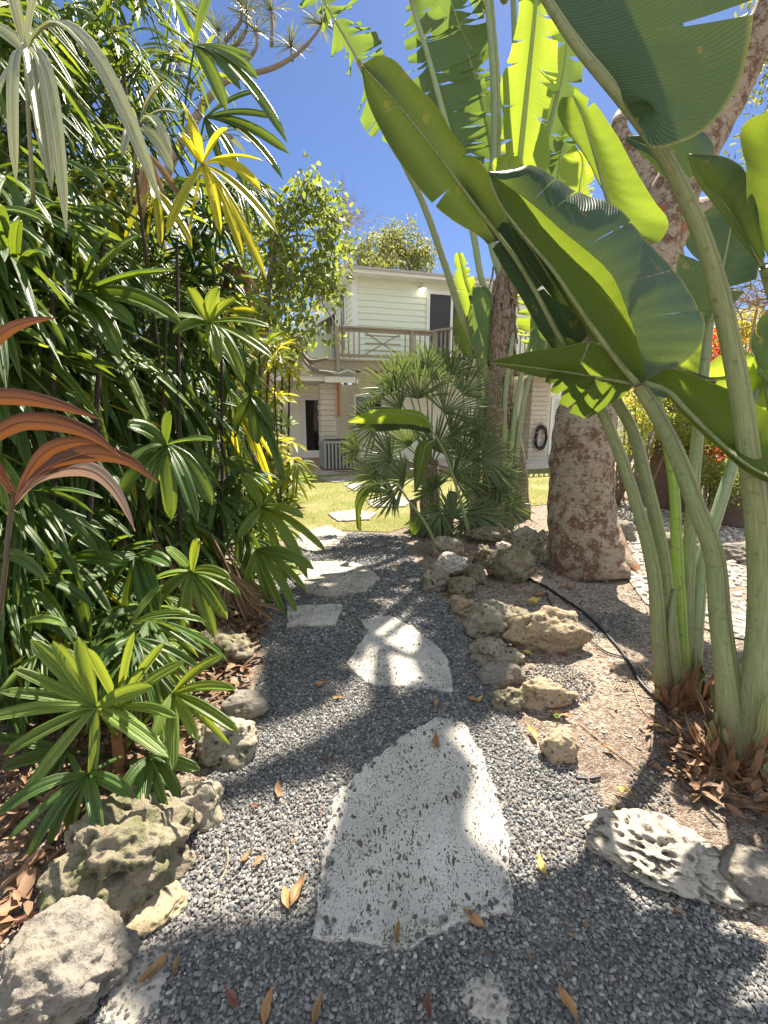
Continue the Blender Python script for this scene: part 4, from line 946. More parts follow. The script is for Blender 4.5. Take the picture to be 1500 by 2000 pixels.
limb(m, WW([(1148,1135,4.62),(1142,1090,4.66),(1136,1000,4.68),(1136,900,4.7),(1142,820,4.72),(1165,740,4.7),(1205,640,4.66),(1250,555,4.62),(1282,490,4.6)]), [.39, .335, .315, .305, .29, .275, .27, .265, .255], 70, 30, .10, 3)
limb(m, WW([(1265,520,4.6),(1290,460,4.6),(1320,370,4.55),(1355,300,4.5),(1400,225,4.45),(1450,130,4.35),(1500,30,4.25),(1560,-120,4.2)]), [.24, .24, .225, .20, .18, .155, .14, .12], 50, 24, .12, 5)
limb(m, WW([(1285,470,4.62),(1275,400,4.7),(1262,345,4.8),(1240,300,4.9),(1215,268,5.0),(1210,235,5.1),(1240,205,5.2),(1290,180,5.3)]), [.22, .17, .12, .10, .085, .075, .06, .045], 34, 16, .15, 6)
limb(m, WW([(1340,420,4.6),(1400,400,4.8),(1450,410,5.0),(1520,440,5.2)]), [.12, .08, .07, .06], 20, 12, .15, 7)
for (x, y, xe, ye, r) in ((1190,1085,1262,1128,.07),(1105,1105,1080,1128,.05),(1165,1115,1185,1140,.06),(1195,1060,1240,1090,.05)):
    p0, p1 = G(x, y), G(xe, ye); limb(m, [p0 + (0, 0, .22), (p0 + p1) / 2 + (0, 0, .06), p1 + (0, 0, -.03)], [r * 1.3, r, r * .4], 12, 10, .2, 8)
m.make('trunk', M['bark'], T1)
cl = [W(1490,140,5.2), W(1520,280,5.5), W(1560,0,5.5)]
leafcloud(900, cl, [.4, .45, .6], .085, 11).make('crown', M['far_leaf'], T1)

def simple_tree(name, base, label, trunk_pts, tr, crowns, n, size, mat, tmat='branch', grp='broadleaf trees', seed=0, droop=.5, branches=(), width=.45):
    t = thing(name, base, label, 'tree', grp); m = MB(); limb(m, trunk_pts, tr, 26, 12, .15, seed)
    for bp, br in branches: limb(m, bp, br, 14, 7, .12, seed)
    tp = np.array(trunk_pts[-1])
    for c, r in crowns:
        q = np.array(c); st = np.array(trunk_pts[max(1, len(trunk_pts) * 2 // 3)]); limb(m, [st, (st + q) / 2 + (0, 0, .1), q], [tr[-1] * .9, tr[-1] * .6, tr[-1] * .2], 10, 6, .15, seed)
    m.make('trunk', M[tmat], t)
    leafcloud(n, [c for c, r in crowns], [r for c, r in crowns], size, seed, droop, width=width).make('crown', M[mat], t)
    return t
# broad-leaved tree in front of the house (left)
b = G(520, 905); D = 9.4
simple_tree('broadleaf_tree', W(520, 890, D) * (1, 1, 0), 'slender tree with drooping yellow-green leaves left of the house',
    [W(520,885,D) * (1,1,0), W(522,780,D), W(518,680,D), W(524,560,D), W(538,470,D), W(545,390,D)], [.13, .10, .085, .07, .05, .03],
    [(W(600,385,D), .40), (W(650,395,D), .33), (W(560,440,D), .5), (W(640,470,D), .38), (W(590,540,D), .55), (W(500,500,D), .6), (W(640,560,D), .3), (W(580,640,D-.2), .38), (W(660,640,D-.3), .17), (W(480,620,D), .6), (W(540,590,D), .5), (W(450,420,D), .5), (W(620,340,D), .15)],
    3300, .165, 'tree_leaf', seed=21, droop=.9, branches=[([W(640,700,D+.5), W(605,705,D+.6), W(585,680,D+.7), W(560,640,D+.4)], [.03,.045,.045,.03]), ([W(652,730,D+.5), W(612,722,D+.5), W(590,700,D+.6)], [.04,.045,.03])], width=.5)
# background trees behind the house and garden
def bgtree(name, px, py, d, r, n, size, label, mat='far_leaf', seed=1, grp='trees beyond the house', droop=.3, lobes=6, zs=.8):
    rs = random.Random(seed); c = W(px, py, d); base = np.array((c[0], c[1], 0.0)); cr = []
    for i in range(lobes):
        a = i / lobes * 6.28 + rs.random(); q = c + np.array((math.cos(a) * r * .75, math.sin(a) * r * .5, rs.uniform(-.5, .55) * r)); cr.append((q, r * rs.uniform(.38, .6)))
    cr.append((c, r * .6))
    return simple_tree(name, base, label, [base, base * .5 + c * .5, c], [r * .09, r * .07, r * .05], cr, n, size, mat, seed=seed, grp=grp, droop=droop)
bgtree('background_tree', 735, 505, 26, 2.1, 3000, .22, 'olive crowned tree rising behind the roof corner of the house', seed=2)
bgtree('background_tree', 800, 515, 27, 1.5, 1800, .22, 'rounded olive tree just above the middle of the house roof', seed=3)
bgtree('background_tree', 690, 560, 24, 2.0, 2000, .22, 'darker tree between the slender tree and the house roof', seed=4)
bgtree('background_tree', 440, 640, 16, 2.6, 2600, .2, 'dense tree behind the slender tree trunk, left of the house', 'tree_leaf', seed=5)
bgtree('background_tree', 560, 680, 19, 2.2, 2200, .2, 'leafy tree filling the gap between slender tree and deck', seed=6)
bgtree('background_tree', 300, 560, 13, 2.6, 2600, .2, 'bright tree seen through the gaps of the lady palm thicket', 'shrub_leaf', seed=7)
bgtree('background_tree', 90, 450, 11, 2.4, 2400, .2, 'pale tree glimpsed behind the leftmost palm stems', 'far_leaf', seed=8)
bgtree('yellow_tree', 1450, 640, 13, .85, 1800, .11, 'bright yellow-leaved tree at the right edge beyond the thick stalk', 'yellow_leaf', seed=9)
bgtree('background_tree', 1330, 700, 17, 2.0, 2200, .2, 'green tree behind the red flowered shrub on the right', seed=10)
bgtree('background_tree', 1560, 700, 18, 3.0, 2400, .22, 'wide tree at the far right behind the yellow one', seed=12)
bgtree('background_tree', 1200, 690, 22, 2.4, 1800, .22, 'tree behind the house end, seen past the big trunk', seed=13)
# bare twiggy trees
def twigtree(px, py, d, r, label, seed, n=60):
    t = thing('bare_tree', W(px, py, d) * (1, 1, 0), label, 'tree', 'bare twiggy trees'); rs = np.random.default_rng(seed); m = MB(); c = W(px, py, d)
    limb(m, [c * (1, 1, 0), c - (0, 0, r * .6), c], [.07, .05, .02], 8, 6, .1)
    for i in range(n):
        a = c + rs.normal(size=3) * r * .25; v = rs.normal(size=3); v[2] = abs(v[2]) * .6; v /= np.linalg.norm(v); e1 = a + v * r * rs.uniform(.4, 1.0)
        m.tube([a, (a + e1) / 2 + rs.normal(size=3) * .05 * r, e1], [.014, .009, .003], 4)
        for j in range(4):
            s = a + (e1 - a) * rs.uniform(.4, .95); w_ = v + rs.normal(size=3) * .6; m.tube([s, s + w_ * r * .28], [.006, .002], 3)
    m.make('twigs', M['twig'], t); return t
twigtree(672, 440, 18, 1.3, 'bare twiggy tree top between the slender tree and the roof', 3)
twigtree(1480, 590, 9, .9, 'fine bare twigs against the sky at the right edge', 5, 70)
# ---- right background: shrubs, stumps, flowers
def shrub(px, py, d, r, n, size, label, mat, seed, base_py=None, cat='shrub'):
    c = W(px, py, d); t = thing('shrub', c * (1, 1, 0), label, cat, 'shrubs on the right'); m = MB(); rs = random.Random(seed)
    for i in range(9):
        q = c + np.array((rs.uniform(-.7, .7) * r, rs.uniform(-.5, .5) * r, rs.uniform(-.3, .6) * r)); b0 = c * (1, 1, 0) + (rs.uniform(-.1, .1), 0, 0)
        m.tube(resample([b0, (b0 + q) / 2 + (rs.uniform(-.1, .1), 0, 0), q], 7), np.linspace(.022, .006, 7), 5)
    m.make('stems', M['branch'], t)
    cr = [(c + np.array((rs.uniform(-.8, .8) * r, rs.uniform(-.6, .6) * r, rs.uniform(-.55, .5) * r)), r * rs.uniform(.3, .5)) for i in range(9)]
    leafcloud(n, [q for q, _ in cr], [x for _, x in cr], size, seed, .2).make('foliage', M[mat], t); return t
shrub(1265, 800, 7.0, .55, 2800, .050, 'yellow-green small leaved shrub behind the slender stalks', 'shrub_leaf', 31)
shrub(1215, 850, 7.6, .50, 2200, .050, 'lower lime shrub between big trunk and slender stalks', 'shrub_leaf', 32)
shrub(1340, 830, 7.2, .55, 2800, .055, 'sunlit lime shrub right of the middle stalks', 'shrub_leaf', 33)
shrub(1400, 900, 6.6, .30, 330, .08, 'croton shrub with red and orange leaves at the right', 'red_leaf', 34)
shrub(1230, 780, 8.2, .6, 500, .10, 'red leaved croton glimpsed through the lime shrub', 'red_leaf', 35)
shrub(1470, 870, 7.6, .9, 2400, .10, 'dark green shrub behind the thick right stalk', 'tree_leaf', 36)
shrub(1370, 690, 8.5, .55, 420, .09, 'tall shrub topped with scarlet flowers beyond the blue-green leaf', 'flower', 37)
shrub(1425, 690, 8.0, .32, 220, .07, 'orange-red flowering shrub beside the yellow tree', 'red_leaf', 38)
shrub(1440, 800, 6.9, .55, 2200, .07, 'green leafy shrub filling the gap behind the thick right stalk', 'tree_leaf', 39)
shrub(1380, 930, 6.2, .35, 1400, .06, 'low green shrub at the foot of the croton', 'tree_leaf', 40)
def stump(px, py, wpx, hpx, label, seed):
    d = gd(px, py); b0 = G(px, py); r = wpx / 2 / F * d; h = hpx / F * d
    t = thing('tree_trunk', b0, label, 'tree trunk', 'reddish trunks in the right background'); m = MB()
    limb(m, [b0 - (0, 0, .05), b0 + (0, 0, .1), b0 + (0, 0, h * .5), b0 + (.06, 0, h)], [r * 1.25, r * 1.0, r * .8, r * .45], 24, 18, .12, seed)
    m.make('trunk', M['redtrunk'], t)
stump(1300, 990, 70, 420, 'stout grey-red trunk seen between the slender stalks', 3)
stump(1452, 1022, 100, 300, 'thick dark red trunk behind the thick right stalk', 4)
stump(1340, 1000, 45, 110, 'low dark trunk behind the bright green stalk', 5)
# neighbouring hedge closing the garden
def mass(name, pts, r, n, size, mat, seed): 
    o = leafcloud(n, pts, r, size, seed, .3).make(name, M[mat], None); o['kind'] = 'stuff'; return o
mass('distant_foliage', [(x, 20 + 2 * math.sin(x), 2.0 + 1.4 * abs(math.sin(x * 1.7))) for x in np.arange(-22, 26, 2.1)] , [2.4] * 23, 9000, .3, 'far_leaf', 77)

# ================================================================== TALL PALM-LIKE BIRD OF PARADISE WITH TRUNK (clump D)
bD = G(972, 1000); Dd = 7.0
Dp = thing('tall_bird_of_paradise', bD, 'tall bird of paradise with fibrous brown trunk behind the fan palm, leaves reaching the top', 'plant', 'bird of paradise plants')
m = MB(); limb(m, WW([(968,1015,Dd),(968,940,Dd),(970,850,Dd),(972,760,Dd),(976,660,Dd),(984,570,Dd),(990,500,Dd)]), [.24, .21, .20, .20, .20, .17, .08], 60, 18, .22, 9)
for i in range(90):
    rs = random.Random(i); y = rs.uniform(530, 985); an = rs.uniform(2.9, 6.5); r = .19
    c = W(972 + (985 - 972) * max(0, (850 - y) / 300), y, Dd); p0 = c + (math.cos(an) * r, math.sin(an) * r, 0); p1 = c + (math.cos(an) * (r + .06), math.sin(an) * (r + .06), rs.uniform(-.3, -.12))
    P = resample([p0 + (0, 0, .1), p0, p1], 6); sd = np.array((-math.sin(an), math.cos(an), 0)) * rs.uniform(.02, .05)
    m.grid(np.stack([P - sd, P + (math.cos(an) * .01, math.sin(an) * .01, 0), P + sd], 1), np.stack(np.broadcast_arrays(np.linspace(0, 1, 3)[None], np.linspace(0, .3, 6)[:, None]), -1))
m.make('trunk', M['fibre'], Dp)
m = MB(); limb(m, WW([(1018,1010,7.0),(1014,930,7.0),(1008,860,7.0),(1004,800,7.0)]), [.15, .12, .09, .04], 20, 12, .2, 3); m.make('sheath', M['fibre'], Dp)
m = MB(); limb(m, WW([(925,1000,7.1),(925,930,7.1),(930,860,7.1),(938,760,7.1)]), [.10, .09, .06, .03], 20, 10, .1, 3); m.make('leaf_stalk', M['stalk_far'], Dp)
stk = [
    ([(958,760,7.0),(940,700,6.9),(911,640,6.8),(870,520,6.6),(823,390,6.4),(780,300,6.2),(735,190,6.0),(700,120,5.9)], [.06,.055,.05,.045,.04,.03], 'stalk'),
    ([(972,620,7.0),(945,560,6.9),(925,460,6.8),(895,330,6.7),(868,229,6.6),(829,86,6.5),(803,0,6.4)], [.05,.045,.04,.03], 'stalk_far'),
    ([(985,560,7.0),(968,500,7.0),(955,430,7.0),(968,300,6.9),(967,150,6.8),(955,0,6.7),(945,-150,6.6)], [.07,.08,.08,.075,.065,.05], 'stalk_far'),
    ([(990,700,7.0),(996,560,7.0),(1005,440,6.9),(1013,340,6.7),(1030,170,6.5),(1047,0,6.3),(1056,-120,6.2)], [.05,.05,.045,.04,.03,.02], 'stalk_lit'),
    ([(985,1000,6.95),(990,860,6.9),(995,740,6.9),(1000,640,6.9),(1020,470,7.1),(1060,300,7.2),(1090,180,7.2)], [.06,.045,.04,.035,.03], 'stalk'),
    ([(990,1000,6.9),(1000,860,6.85),(1012,760,6.8),(1030,690,6.8),(1045,640,6.8)], [.06,.045,.035,.03], 'stalk_far'),
    ([(998,1000,6.9),(1010,880,6.85),(1024,780,6.8),(1045,700,6.8),(1060,650,6.8)], [.06,.045,.035,.03], 'stalk_far'),
    ([(980,1000,6.9),(984,860,6.85),(988,760,6.8),(1002,650,6.8)], [.05,.04,.035,.03], 'stalk_far'),
    ([(955,1000,7.0),(945,860,7.0),(935,740,7.0),(930,640,7.0),(925,560,7.0)], [.05,.04,.035,.03], 'stalk'),
    ([(1000,500,7.1),(1010,300,7.2),(1006,100,7.3),(1000,-60,7.3)], [.06,.06,.05,.04], 'stalk_far')]
for pts, rad, mt in stk: stalk(Dp, WW(pts), rad, mt, n=30, sides=10)
def wl(L): return WW(L)
# F1 feathery far-left leaf
big_leaf(Dp, wl([(770,270,6.15),(735,190,6.0),(700,120,5.9),(660,50,5.85),(625,-10,5.8),(570,-120,5.8)]),
    wl([(765,300,6.3),(700,260,6.3),(690,150,6.25),(652,120,6.2),(640,70,6.1),(560,-60,6.0),(560,-120,5.9)]),
    wl([(800,270,6.1),(790,200,6.0),(750,100,5.9),(715,30,5.8),(690,-30,5.8),(620,-120,5.8)]), BF, (22, 16), .95, .08, .0, seed=61, midr=.022, n=130, cols=6, flap=.10, ragged=.35)
# F2
big_leaf(Dp, wl([(920,440,6.8),(895,330,6.7),(868,229,6.6),(829,86,6.5),(803,0,6.4),(780,-90,6.4)]),
    wl([(905,420,6.9),(845,330,6.9),(800,240,6.85),(795,140,6.8),(785,40,6.7),(765,-90,6.5)]),
    wl([(940,430,6.8),(955,330,6.75),(960,230,6.7),(940,130,6.6),(905,60,6.5),(860,0,6.4),(800,-100,6.4)]), BF, (18, 24), .85, .05, .06, seed=62, midr=.03, n=150, cols=8, flap=.06, ragged=.15)
# F3 behind
big_leaf(Dp, wl([(975,420,7.3),(960,300,7.3),(930,160,7.2),(900,60,7.1),(860,-60,7.0)]),
    wl([(960,400,7.3),(900,300,7.3),(870,160,7.2),(840,60,7.2),(840,-60,7.0)]),
    wl([(995,400,7.3),(1000,280,7.3),(985,150,7.2),(960,40,7.1),(900,-70,7.0)]), BF, (14, 20), .9, .07, .05, seed=63, midr=.03, n=130, cols=7, flap=.10, ragged=.2)
# L3 bright upright leaf
big_leaf(Dp, wl([(1012,345,6.7),(1030,172,6.5),(1047,0,6.3),(1056,-120,6.2)]),
    wl([(1008,340,6.7),(982,320,6.75),(984,230,6.7),(976,150,6.7),(992,112,6.6),(1010,30,6.5),(1018,-60,6.4),(1050,-120,6.2)]),
    wl([(1018,350,6.7),(1066,335,6.7),(1072,230,6.6),(1085,170,6.6),(1088,70,6.5),(1088,-20,6.4),(1062,-120,6.2)]), BB, (9, 16), .5, .03, .05, seed=64, midr=.035, n=130, cols=8, flap=.05, midmat='stalk_lit')
# F4 right of L3, darker
big_leaf(Dp, wl([(1050,360,7.2),(1075,250,7.2),(1100,140,7.2),(1110,50,7.2)]),
    wl([(1040,340,7.2),(1045,240,7.2),(1068,130,7.2),(1085,40,7.2)]),
    wl([(1075,350,7.2),(1110,260,7.2),(1140,150,7.2),(1140,60,7.2)]), BF, (6, 9), .8, .05, .05, seed=65, midr=.025, n=90, flap=.07)
big_leaf(Dp, wl([(1080,420,7.4),(1090,340,7.4),(1100,240,7.4)]), wl([(1065,410,7.4),(1055,330,7.4),(1085,240,7.4)]), wl([(1100,410,7.4),(1135,320,7.4),(1115,240,7.4)]), BF, (5, 5), .8, .05, .05, seed=66, midr=.02)
# small leaf between (L6) and the one with the yellow tip left
big_leaf(Dp, wl([(1122,420,6.2),(1132,365,6.2),(1132,300,6.2),(1120,285,6.2)]), wl([(1105,400,6.2),(1095,350,6.2),(1102,300,6.2),(1117,284,6.2)]), wl([(1150,410,6.2),(1162,350,6.2),(1150,310,6.2),(1124,285,6.2)]), BB, (2, 5), .5, .03, .04, seed=67, midr=.012)
big_leaf(Dp, wl([(1005,400,6.3),(990,360,6.3),(990,320,6.3),(1000,296,6.3)]), wl([(990,390,6.3),(960,345,6.3),(965,312,6.3),(995,296,6.3)]), wl([(1020,380,6.3),(1025,340,6.3),(1018,305,6.3),(1003,296,6.3)]), BB, (0, 1), .5, .03, .04, seed=68, midr=.012)
# lower leaves around the trunk
big_leaf(Dp, wl([(935,660,6.9),(925,600,6.9),(908,550,6.9),(895,492,6.9)]), wl([(915,650,6.9),(895,600,6.9),(888,540,6.9),(888,495,6.9)]), wl([(950,640,6.9),(935,580,6.9),(920,530,6.9),(904,494,6.9)]), BB, (3, 9), .6, .03, .03, seed=69, midr=.015, flap=.04)
big_leaf(Dp, wl([(918,590,6.7),(934,560,6.7),(950,572,6.72),(955,640,6.75),(952,700,6.75)]), wl([(914,572,6.7),(918,570,6.68),(914,620,6.68),(918,670,6.7),(930,700,6.7)]), wl([(925,566,6.75),(956,566,6.75),(957,620,6.75),(957,670,6.75),(955,702,6.75)]), BF, (0, 1), .5, .02, .03, seed=70, midr=.0)
big_leaf(Dp, wl([(925,700,6.95),(912,650,6.95),(895,610,6.95)]), wl([(915,700,6.95),(888,670,6.95),(888,612,6.95)]), wl([(940,700,6.95),(935,650,6.95),(905,605,6.95)]), BD, (2, 2), .6, .02, .03, seed=71, midr=.012)
big_leaf(Dp, wl([(1045,700,6.8),(1050,640,6.8),(1048,600,6.8),(1035,555,6.8)]), wl([(1035,690,6.8),(1012,650,6.8),(1002,600,6.8),(1008,560,6.8)]), wl([(1060,690,6.8),(1085,650,6.8),(1070,600,6.8),(1050,560,6.8)]), BB, (12, 3), .95, .045, .03, seed=72, midr=.015, flap=.05, ragged=.15)
big_leaf(Dp, wl([(1060,700,6.7),(1068,660,6.7),(1060,600,6.7),(1050,580,6.7)]), wl([(1040,695,6.7),(1035,650,6.7),(1040,600,6.7),(1048,580,6.7)]), wl([(1080,680,6.7),(1090,640,6.7),(1078,600,6.7),(1053,580,6.7)]), BF, (0, 1), .5, .03, .03, seed=73, midr=.012)

SC = 1 / math.tan(R(SUN_EL)); sA, cA = math.sin(R(SUN_AZ)), math.cos(R(SUN_AZ))
def SH(px, py, h): return G(px, py) + np.array((h * SC * sA, h * SC * cA, h))
top = W(985, 0, 6.7)  # unseen leaves added overhead, outlines shaped to cast shade on slab and path
for k_, (md, el, er) in enumerate([
    ([(760,1900,7.7),(775,1720,7.9),(790,1560,8.1),(800,1440,8.2),(806,1370,8.2)], [(600,1900,7.7),(595,1780,7.85),(640,1640,7.95),(690,1490,8.1),(800,1380,8.2)], [(1020,1900,7.7),(1010,1730,7.85),(925,1640,8.0),(925,1500,8.15),(815,1380,8.2)]),
    ([(1010,1290,8.4),(900,1370,8.5),(760,1430,8.6),(600,1490,8.6),(430,1550,8.5),(330,1600,8.4)], [(1000,1260,8.4),(890,1310,8.5),(745,1370,8.6),(590,1455,8.6),(425,1525,8.5),(332,1590,8.4)], [(1020,1320,8.4),(930,1430,8.5),(790,1480,8.6),(620,1525,8.6),(440,1575,8.5),(335,1610,8.4)]),
    ([(700,1140,8.8),(640,1230,8.8),(570,1330,8.7),(500,1420,8.5)], [(690,1130,8.8),(560,1200,8.8),(500,1310,8.7),(490,1410,8.5)], [(720,1150,8.8),(730,1260,8.8),(640,1380,8.7),(510,1430,8.5)]),
    ([(1000,1950,7.5),(700,1930,7.55),(400,1925,7.6),(180,1900,7.6)], [(1000,1840,7.5),(700,1800,7.55),(400,1808,7.6),(190,1870,7.6)], [(1000,2150,7.5),(700,2150,7.55),(380,2100,7.6),(185,1950,7.6)])]):
    md, el, er = [[SH(*p) for p in q_] for q_ in (md, el, er)]
    big_leaf(Dp, md, el, er, BF, ((0, 6, 6, 0)[k_], (0, 6, 6, 0)[k_]), .5, .03, .04, seed=90 + k_, midr=.02, flap=.04)
    stalk(Dp, [top, (top * .6 + md[0] * .4) + (0, 0, .2), md[0]], [.05, .035, .02], 'stalk_far', n=14, sides=8)

# ---- young shoot in front of the fan palm (clump G)
bG = G(872, 1105); Y = thing('young_bird_of_paradise', bG, 'young shoot with one bright yellow-green leaf held flat before the fan palm', 'plant', 'bird of paradise plants')
q = 5.0
stalk(Y, WW([(915,1040,5.3),(905,1000,5.25),(885,930,5.15),(866,880,5.08),(848,848,5.0),(838,832,4.98)]), [.022, .018, .014, .012], 'stalk', n=20, sides=8)
stalk(Y, WW([(858,1085,5.0),(835,1030,5.0),(800,980,5.0),(770,945,5.0),(735,945,5.0)]), [.02, .016, .012, .008], 'stalk', n=20, sides=8)
big_leaf(Y, WW([(846,836,5.0),(828,818,4.98),(780,806,4.96),(730,808,4.95),(680,824,4.95)]), WW([(846,840,5.0),(822,832,5.0),(780,828,5.02),(730,828,5.02),(682,826,4.96)]), WW([(846,832,5.0),(824,806,4.98),(780,799,4.95),(730,801,4.93),(680,822,4.94)]), BB, (0, 0), seed=81, midr=.008, bulge=.03)
big_leaf(Y, WW([(842,840,5.02),(800,832,5.05),(750,830,5.08),(700,830,5.06)]), WW([(842,838,5.02),(800,828,5.04),(750,826,5.06),(700,828,5.05)]), WW([(840,846,5.05),(800,836,5.12),(745,838,5.14),(700,834,5.08)]), BD, (0, 1), seed=82, midr=0)
big_leaf(Y, WW([(850,858,5.02),(834,868,5.0),(825,900,4.98),(815,940,4.97),(810,962,4.97)]), WW([(846,857,5.02),(818,866,5.0),(808,895,4.98),(808,930,4.97),(809,962,4.97)]), WW([(850,862,5.02),(842,880,5.0),(832,915,4.98),(828,935,4.97),(812,962,4.97)]), BL, (0, 0), seed=83, midr=.008)
big_leaf(Y, WW([(738,944,5.0),(715,955,4.98),(700,980,4.96),(698,1010,4.96),(702,1038,4.96)]), WW([(736,941,5.0),(706,952,4.98),(694,975,4.96),(694,1000,4.96),(696,1030,4.96)]), WW([(740,948,5.0),(722,965,4.98),(708,990,4.96),(706,1015,4.96),(706,1036,4.96)]), BL, (0, 2), .5, seed=84, midr=.006)
big_leaf(Y, WW([(818,1003,5.0),(812,1020,5.0),(808,1045,5.0)]), WW([(812,1003,5.0),(798,1020,5.0),(804,1040,5.0)]), WW([(824,1005,5.0),(822,1025,5.0),(812,1044,5.0)]), BL, (0, 0), seed=85, midr=.004)

# ================================================================== PALMATE FRONDS
def frond(parent, hub, tips, mat, width=.045, arch=.10, nrm=None, stem=None, pet=.008, rows=9, seed=0, vfold=.22, name='frond', blunt=.45, sag=.1, narrow0=.25):
    """a fan leaf: strap segments from hub to each tip, plus its leaf stalk down to stem"""
    rs = np.random.default_rng(seed); hub = np.array(hub, float); tips = np.array(tips, float); S = len(tips)
    s = np.linspace(0, 1, rows)
    prof = np.interp(s, [0, .12, .35, .6, .82, .94, 1], [narrow0, .55, .92, 1, .85, blunt, .06])
    D = tips - hub; L = np.linalg.norm(D, axis=1)
    P = hub + D[:, None] * s[None, :, None]
    ar = arch * rs.uniform(.5, 1.5, S)
    P[:, :, 2] += (4 * s * (1 - s))[None] * (ar * L)[:, None]
    P[:, :, 2] -= (s ** 3)[None] * (sag * .3 * L * rs.random(S))[:, None]
    sw = rs.normal(size=(S, 3)) * .05; P += (s ** 2)[None, :, None] * sw[:, None] * L[:, None, None]
    T = np.gradient(P, axis=1); T /= np.linalg.norm(T, axis=2)[..., None] + 1e-9
    N0 = np.array(nrm if nrm is not None else (0, -.35, 1.0)); N0 = N0 / np.linalg.norm(N0)
    Nn = N0 + rs.normal(size=(S, 1, 3)) * .25
    Wv = np.cross(T, Nn); Wv /= np.linalg.norm(Wv, axis=2)[..., None] + 1e-9
    Nv = np.cross(Wv, T)
    wd = width * rs.uniform(.7, 1.2, S)[:, None] * prof[None]
    c = np.array([-1, -.5, 0, .5, 1]); hh = np.array([.0, .10, -.9 * vfold, .10, .0]) + np.abs(c) * vfold * .6
    V = P[:, :, None] + Wv[:, :, None] * (c[None, None] * wd[..., None] / 2)[..., None] + Nv[:, :, None] * (hh[None, None] * wd[..., None])[..., None]
    mb = MB()
    for i in range(S):
        mb.grid(V[i], np.stack(np.broadcast_arrays((c[None] + 1) / 2 + i * 1.0, s[:, None]), -1))
    if stem is not None:
        st = np.array(stem, float); mdp = (hub + st) / 2 + (0, 0, .04 * np.linalg.norm(hub - st))
        pts = resample([st, mdp, hub], 9); mb.tube(pts, np.linspace(pet * 1.3, pet, 9), 5)
    return mb.make(name, mat, parent)
def fan_tips(hub, fwd, up, n, L, spread, droop, seed, cup=.15):
    rs = np.random.default_rng(seed); f = np.array(fwd, float); f /= np.linalg.norm(f); u = np.array(up, float); u -= f * np.dot(f, u); u /= np.linalg.norm(u); sd = np.cross(f, u)
    a = np.linspace(-spread / 2, spread / 2, n) + rs.normal(size=n) * spread / n * .25
    ll = L * (1 - .22 * (np.abs(a) / (spread / 2)) ** 2) * rs.uniform(.85, 1.12, n)
    d = f[None] * np.cos(a)[:, None] + sd[None] * np.sin(a)[:, None] + u[None] * cup * rs.uniform(.3, 1.3, n)[:, None]
    t = np.array(hub) + d * ll[:, None]; t[:, 2] -= droop * ll * rs.uniform(.5, 1.4, n); return t

# ---- fan palm C
Cd = 6.25
Cp = thing('fan_palm', G(843, 1040), 'clumping European fan palm with stiff grey-green fans in the middle of the garden', 'palm', 'palms')
m = MB()
for (x0, x1, y1, r) in ((838, 842, 900, .12), (868, 885, 960, .08), (812, 806, 975, .06), (925, 940, 960, .07)):
    limb(m, WW([(x0, 1045, Cd), ((x0 + x1) / 2, (1045 + y1) / 2, Cd), (x1, y1, Cd)]), [r * 1.1, r, r * .8], 14, 12, .25, x0)
m.make('trunk', M['fibre'], Cp)
fans = [(816,778,0,1,.78,Cd-.1),(772,762,-.5,.8,.72,Cd),(868,806,.6,.75,.80,Cd-.2),(782,800,-.75,.45,.62,Cd-.2),(735,832,-1,.1,.55,Cd-.2),(905,770,.6,.8,.70,Cd+.2),(845,740,.1,1,.62,Cd+.3),(880,850,.9,.35,.6,Cd),
  (764,898,-.8,.35,.60,Cd-.3),(740,930,-1,-.15,.5,Cd-.2),(800,870,-.4,.6,.6,Cd+.1),(850,880,.3,.8,.65,Cd-.2),(940,896,1,.2,.62,Cd-.2),(920,850,.8,.6,.6,Cd),(790,940,-.7,.3,.55,Cd-.4),(770,965,-1,-.3,.45,Cd-.3),
  (885,930,.7,.4,.6,Cd-.3),(960,960,1,.1,.45,Cd),(975,930,.9,-.3,.5,Cd-.1),(835,1010,-.1,-1,.45,Cd-.4),(850,1020,.4,-.9,.4,Cd-.4),(915,1000,.6,-.3,.5,Cd-.3),(880,1010,.2,.4,.5,Cd-.5),(945,1010,.9,.0,.5,Cd-.2),
  (990,985,.9,-.5,.45,Cd),(930,960,.3,.8,.55,Cd),(700,880,-.9,.3,.35,Cd),(830,720,-.2,1,.45,Cd+.1),(880,730,.4,1,.5,Cd+.2),(790,740,-.4,1,.5,Cd+.2),(845,960,-.2,.3,.4,Cd-.5),(900,890,.4,.9,.6,Cd+.1),(860,1000,-.6,-.5,.4,Cd-.5)]
for i, (x, y, dx, dz, L, d) in enumerate(fans):
    rs = random.Random(i); hub = W(x, y, d); st = W(842 if x < 900 else 910, 915 if x < 900 else 965, Cd)
    f = np.array((dx, rs.uniform(-.5, .1), dz)); up = np.array((-dz * .2, -1.0, .25 + rs.uniform(-.2, .3)))
    tp = fan_tips(hub, f, up, 30, L * .86, R(165), .05, i, .12)
    frond(Cp, hub, tp, M['fan'], width=.022, arch=.02, nrm=up, stem=st, pet=.009, rows=6, seed=i, vfold=.45, blunt=.3, narrow0=.9, sag=.15)
for i, (x, y) in enumerate(((812,1060),(905,1045),(835,1050),(870,1060))):
    hub = W(x, y - 30, Cd - .3); frond(Cp, hub, fan_tips(hub, (random.Random(i).uniform(-.5, .5), -.3, -1), (0, -1, .3), 22, .42, R(110), .1, i + 60, .1), M['fan'], width=.014, arch=.02, nrm=(0, -1, .2), stem=W(845, 980, Cd), rows=5, seed=i + 60, vfold=.3, narrow0=.9)

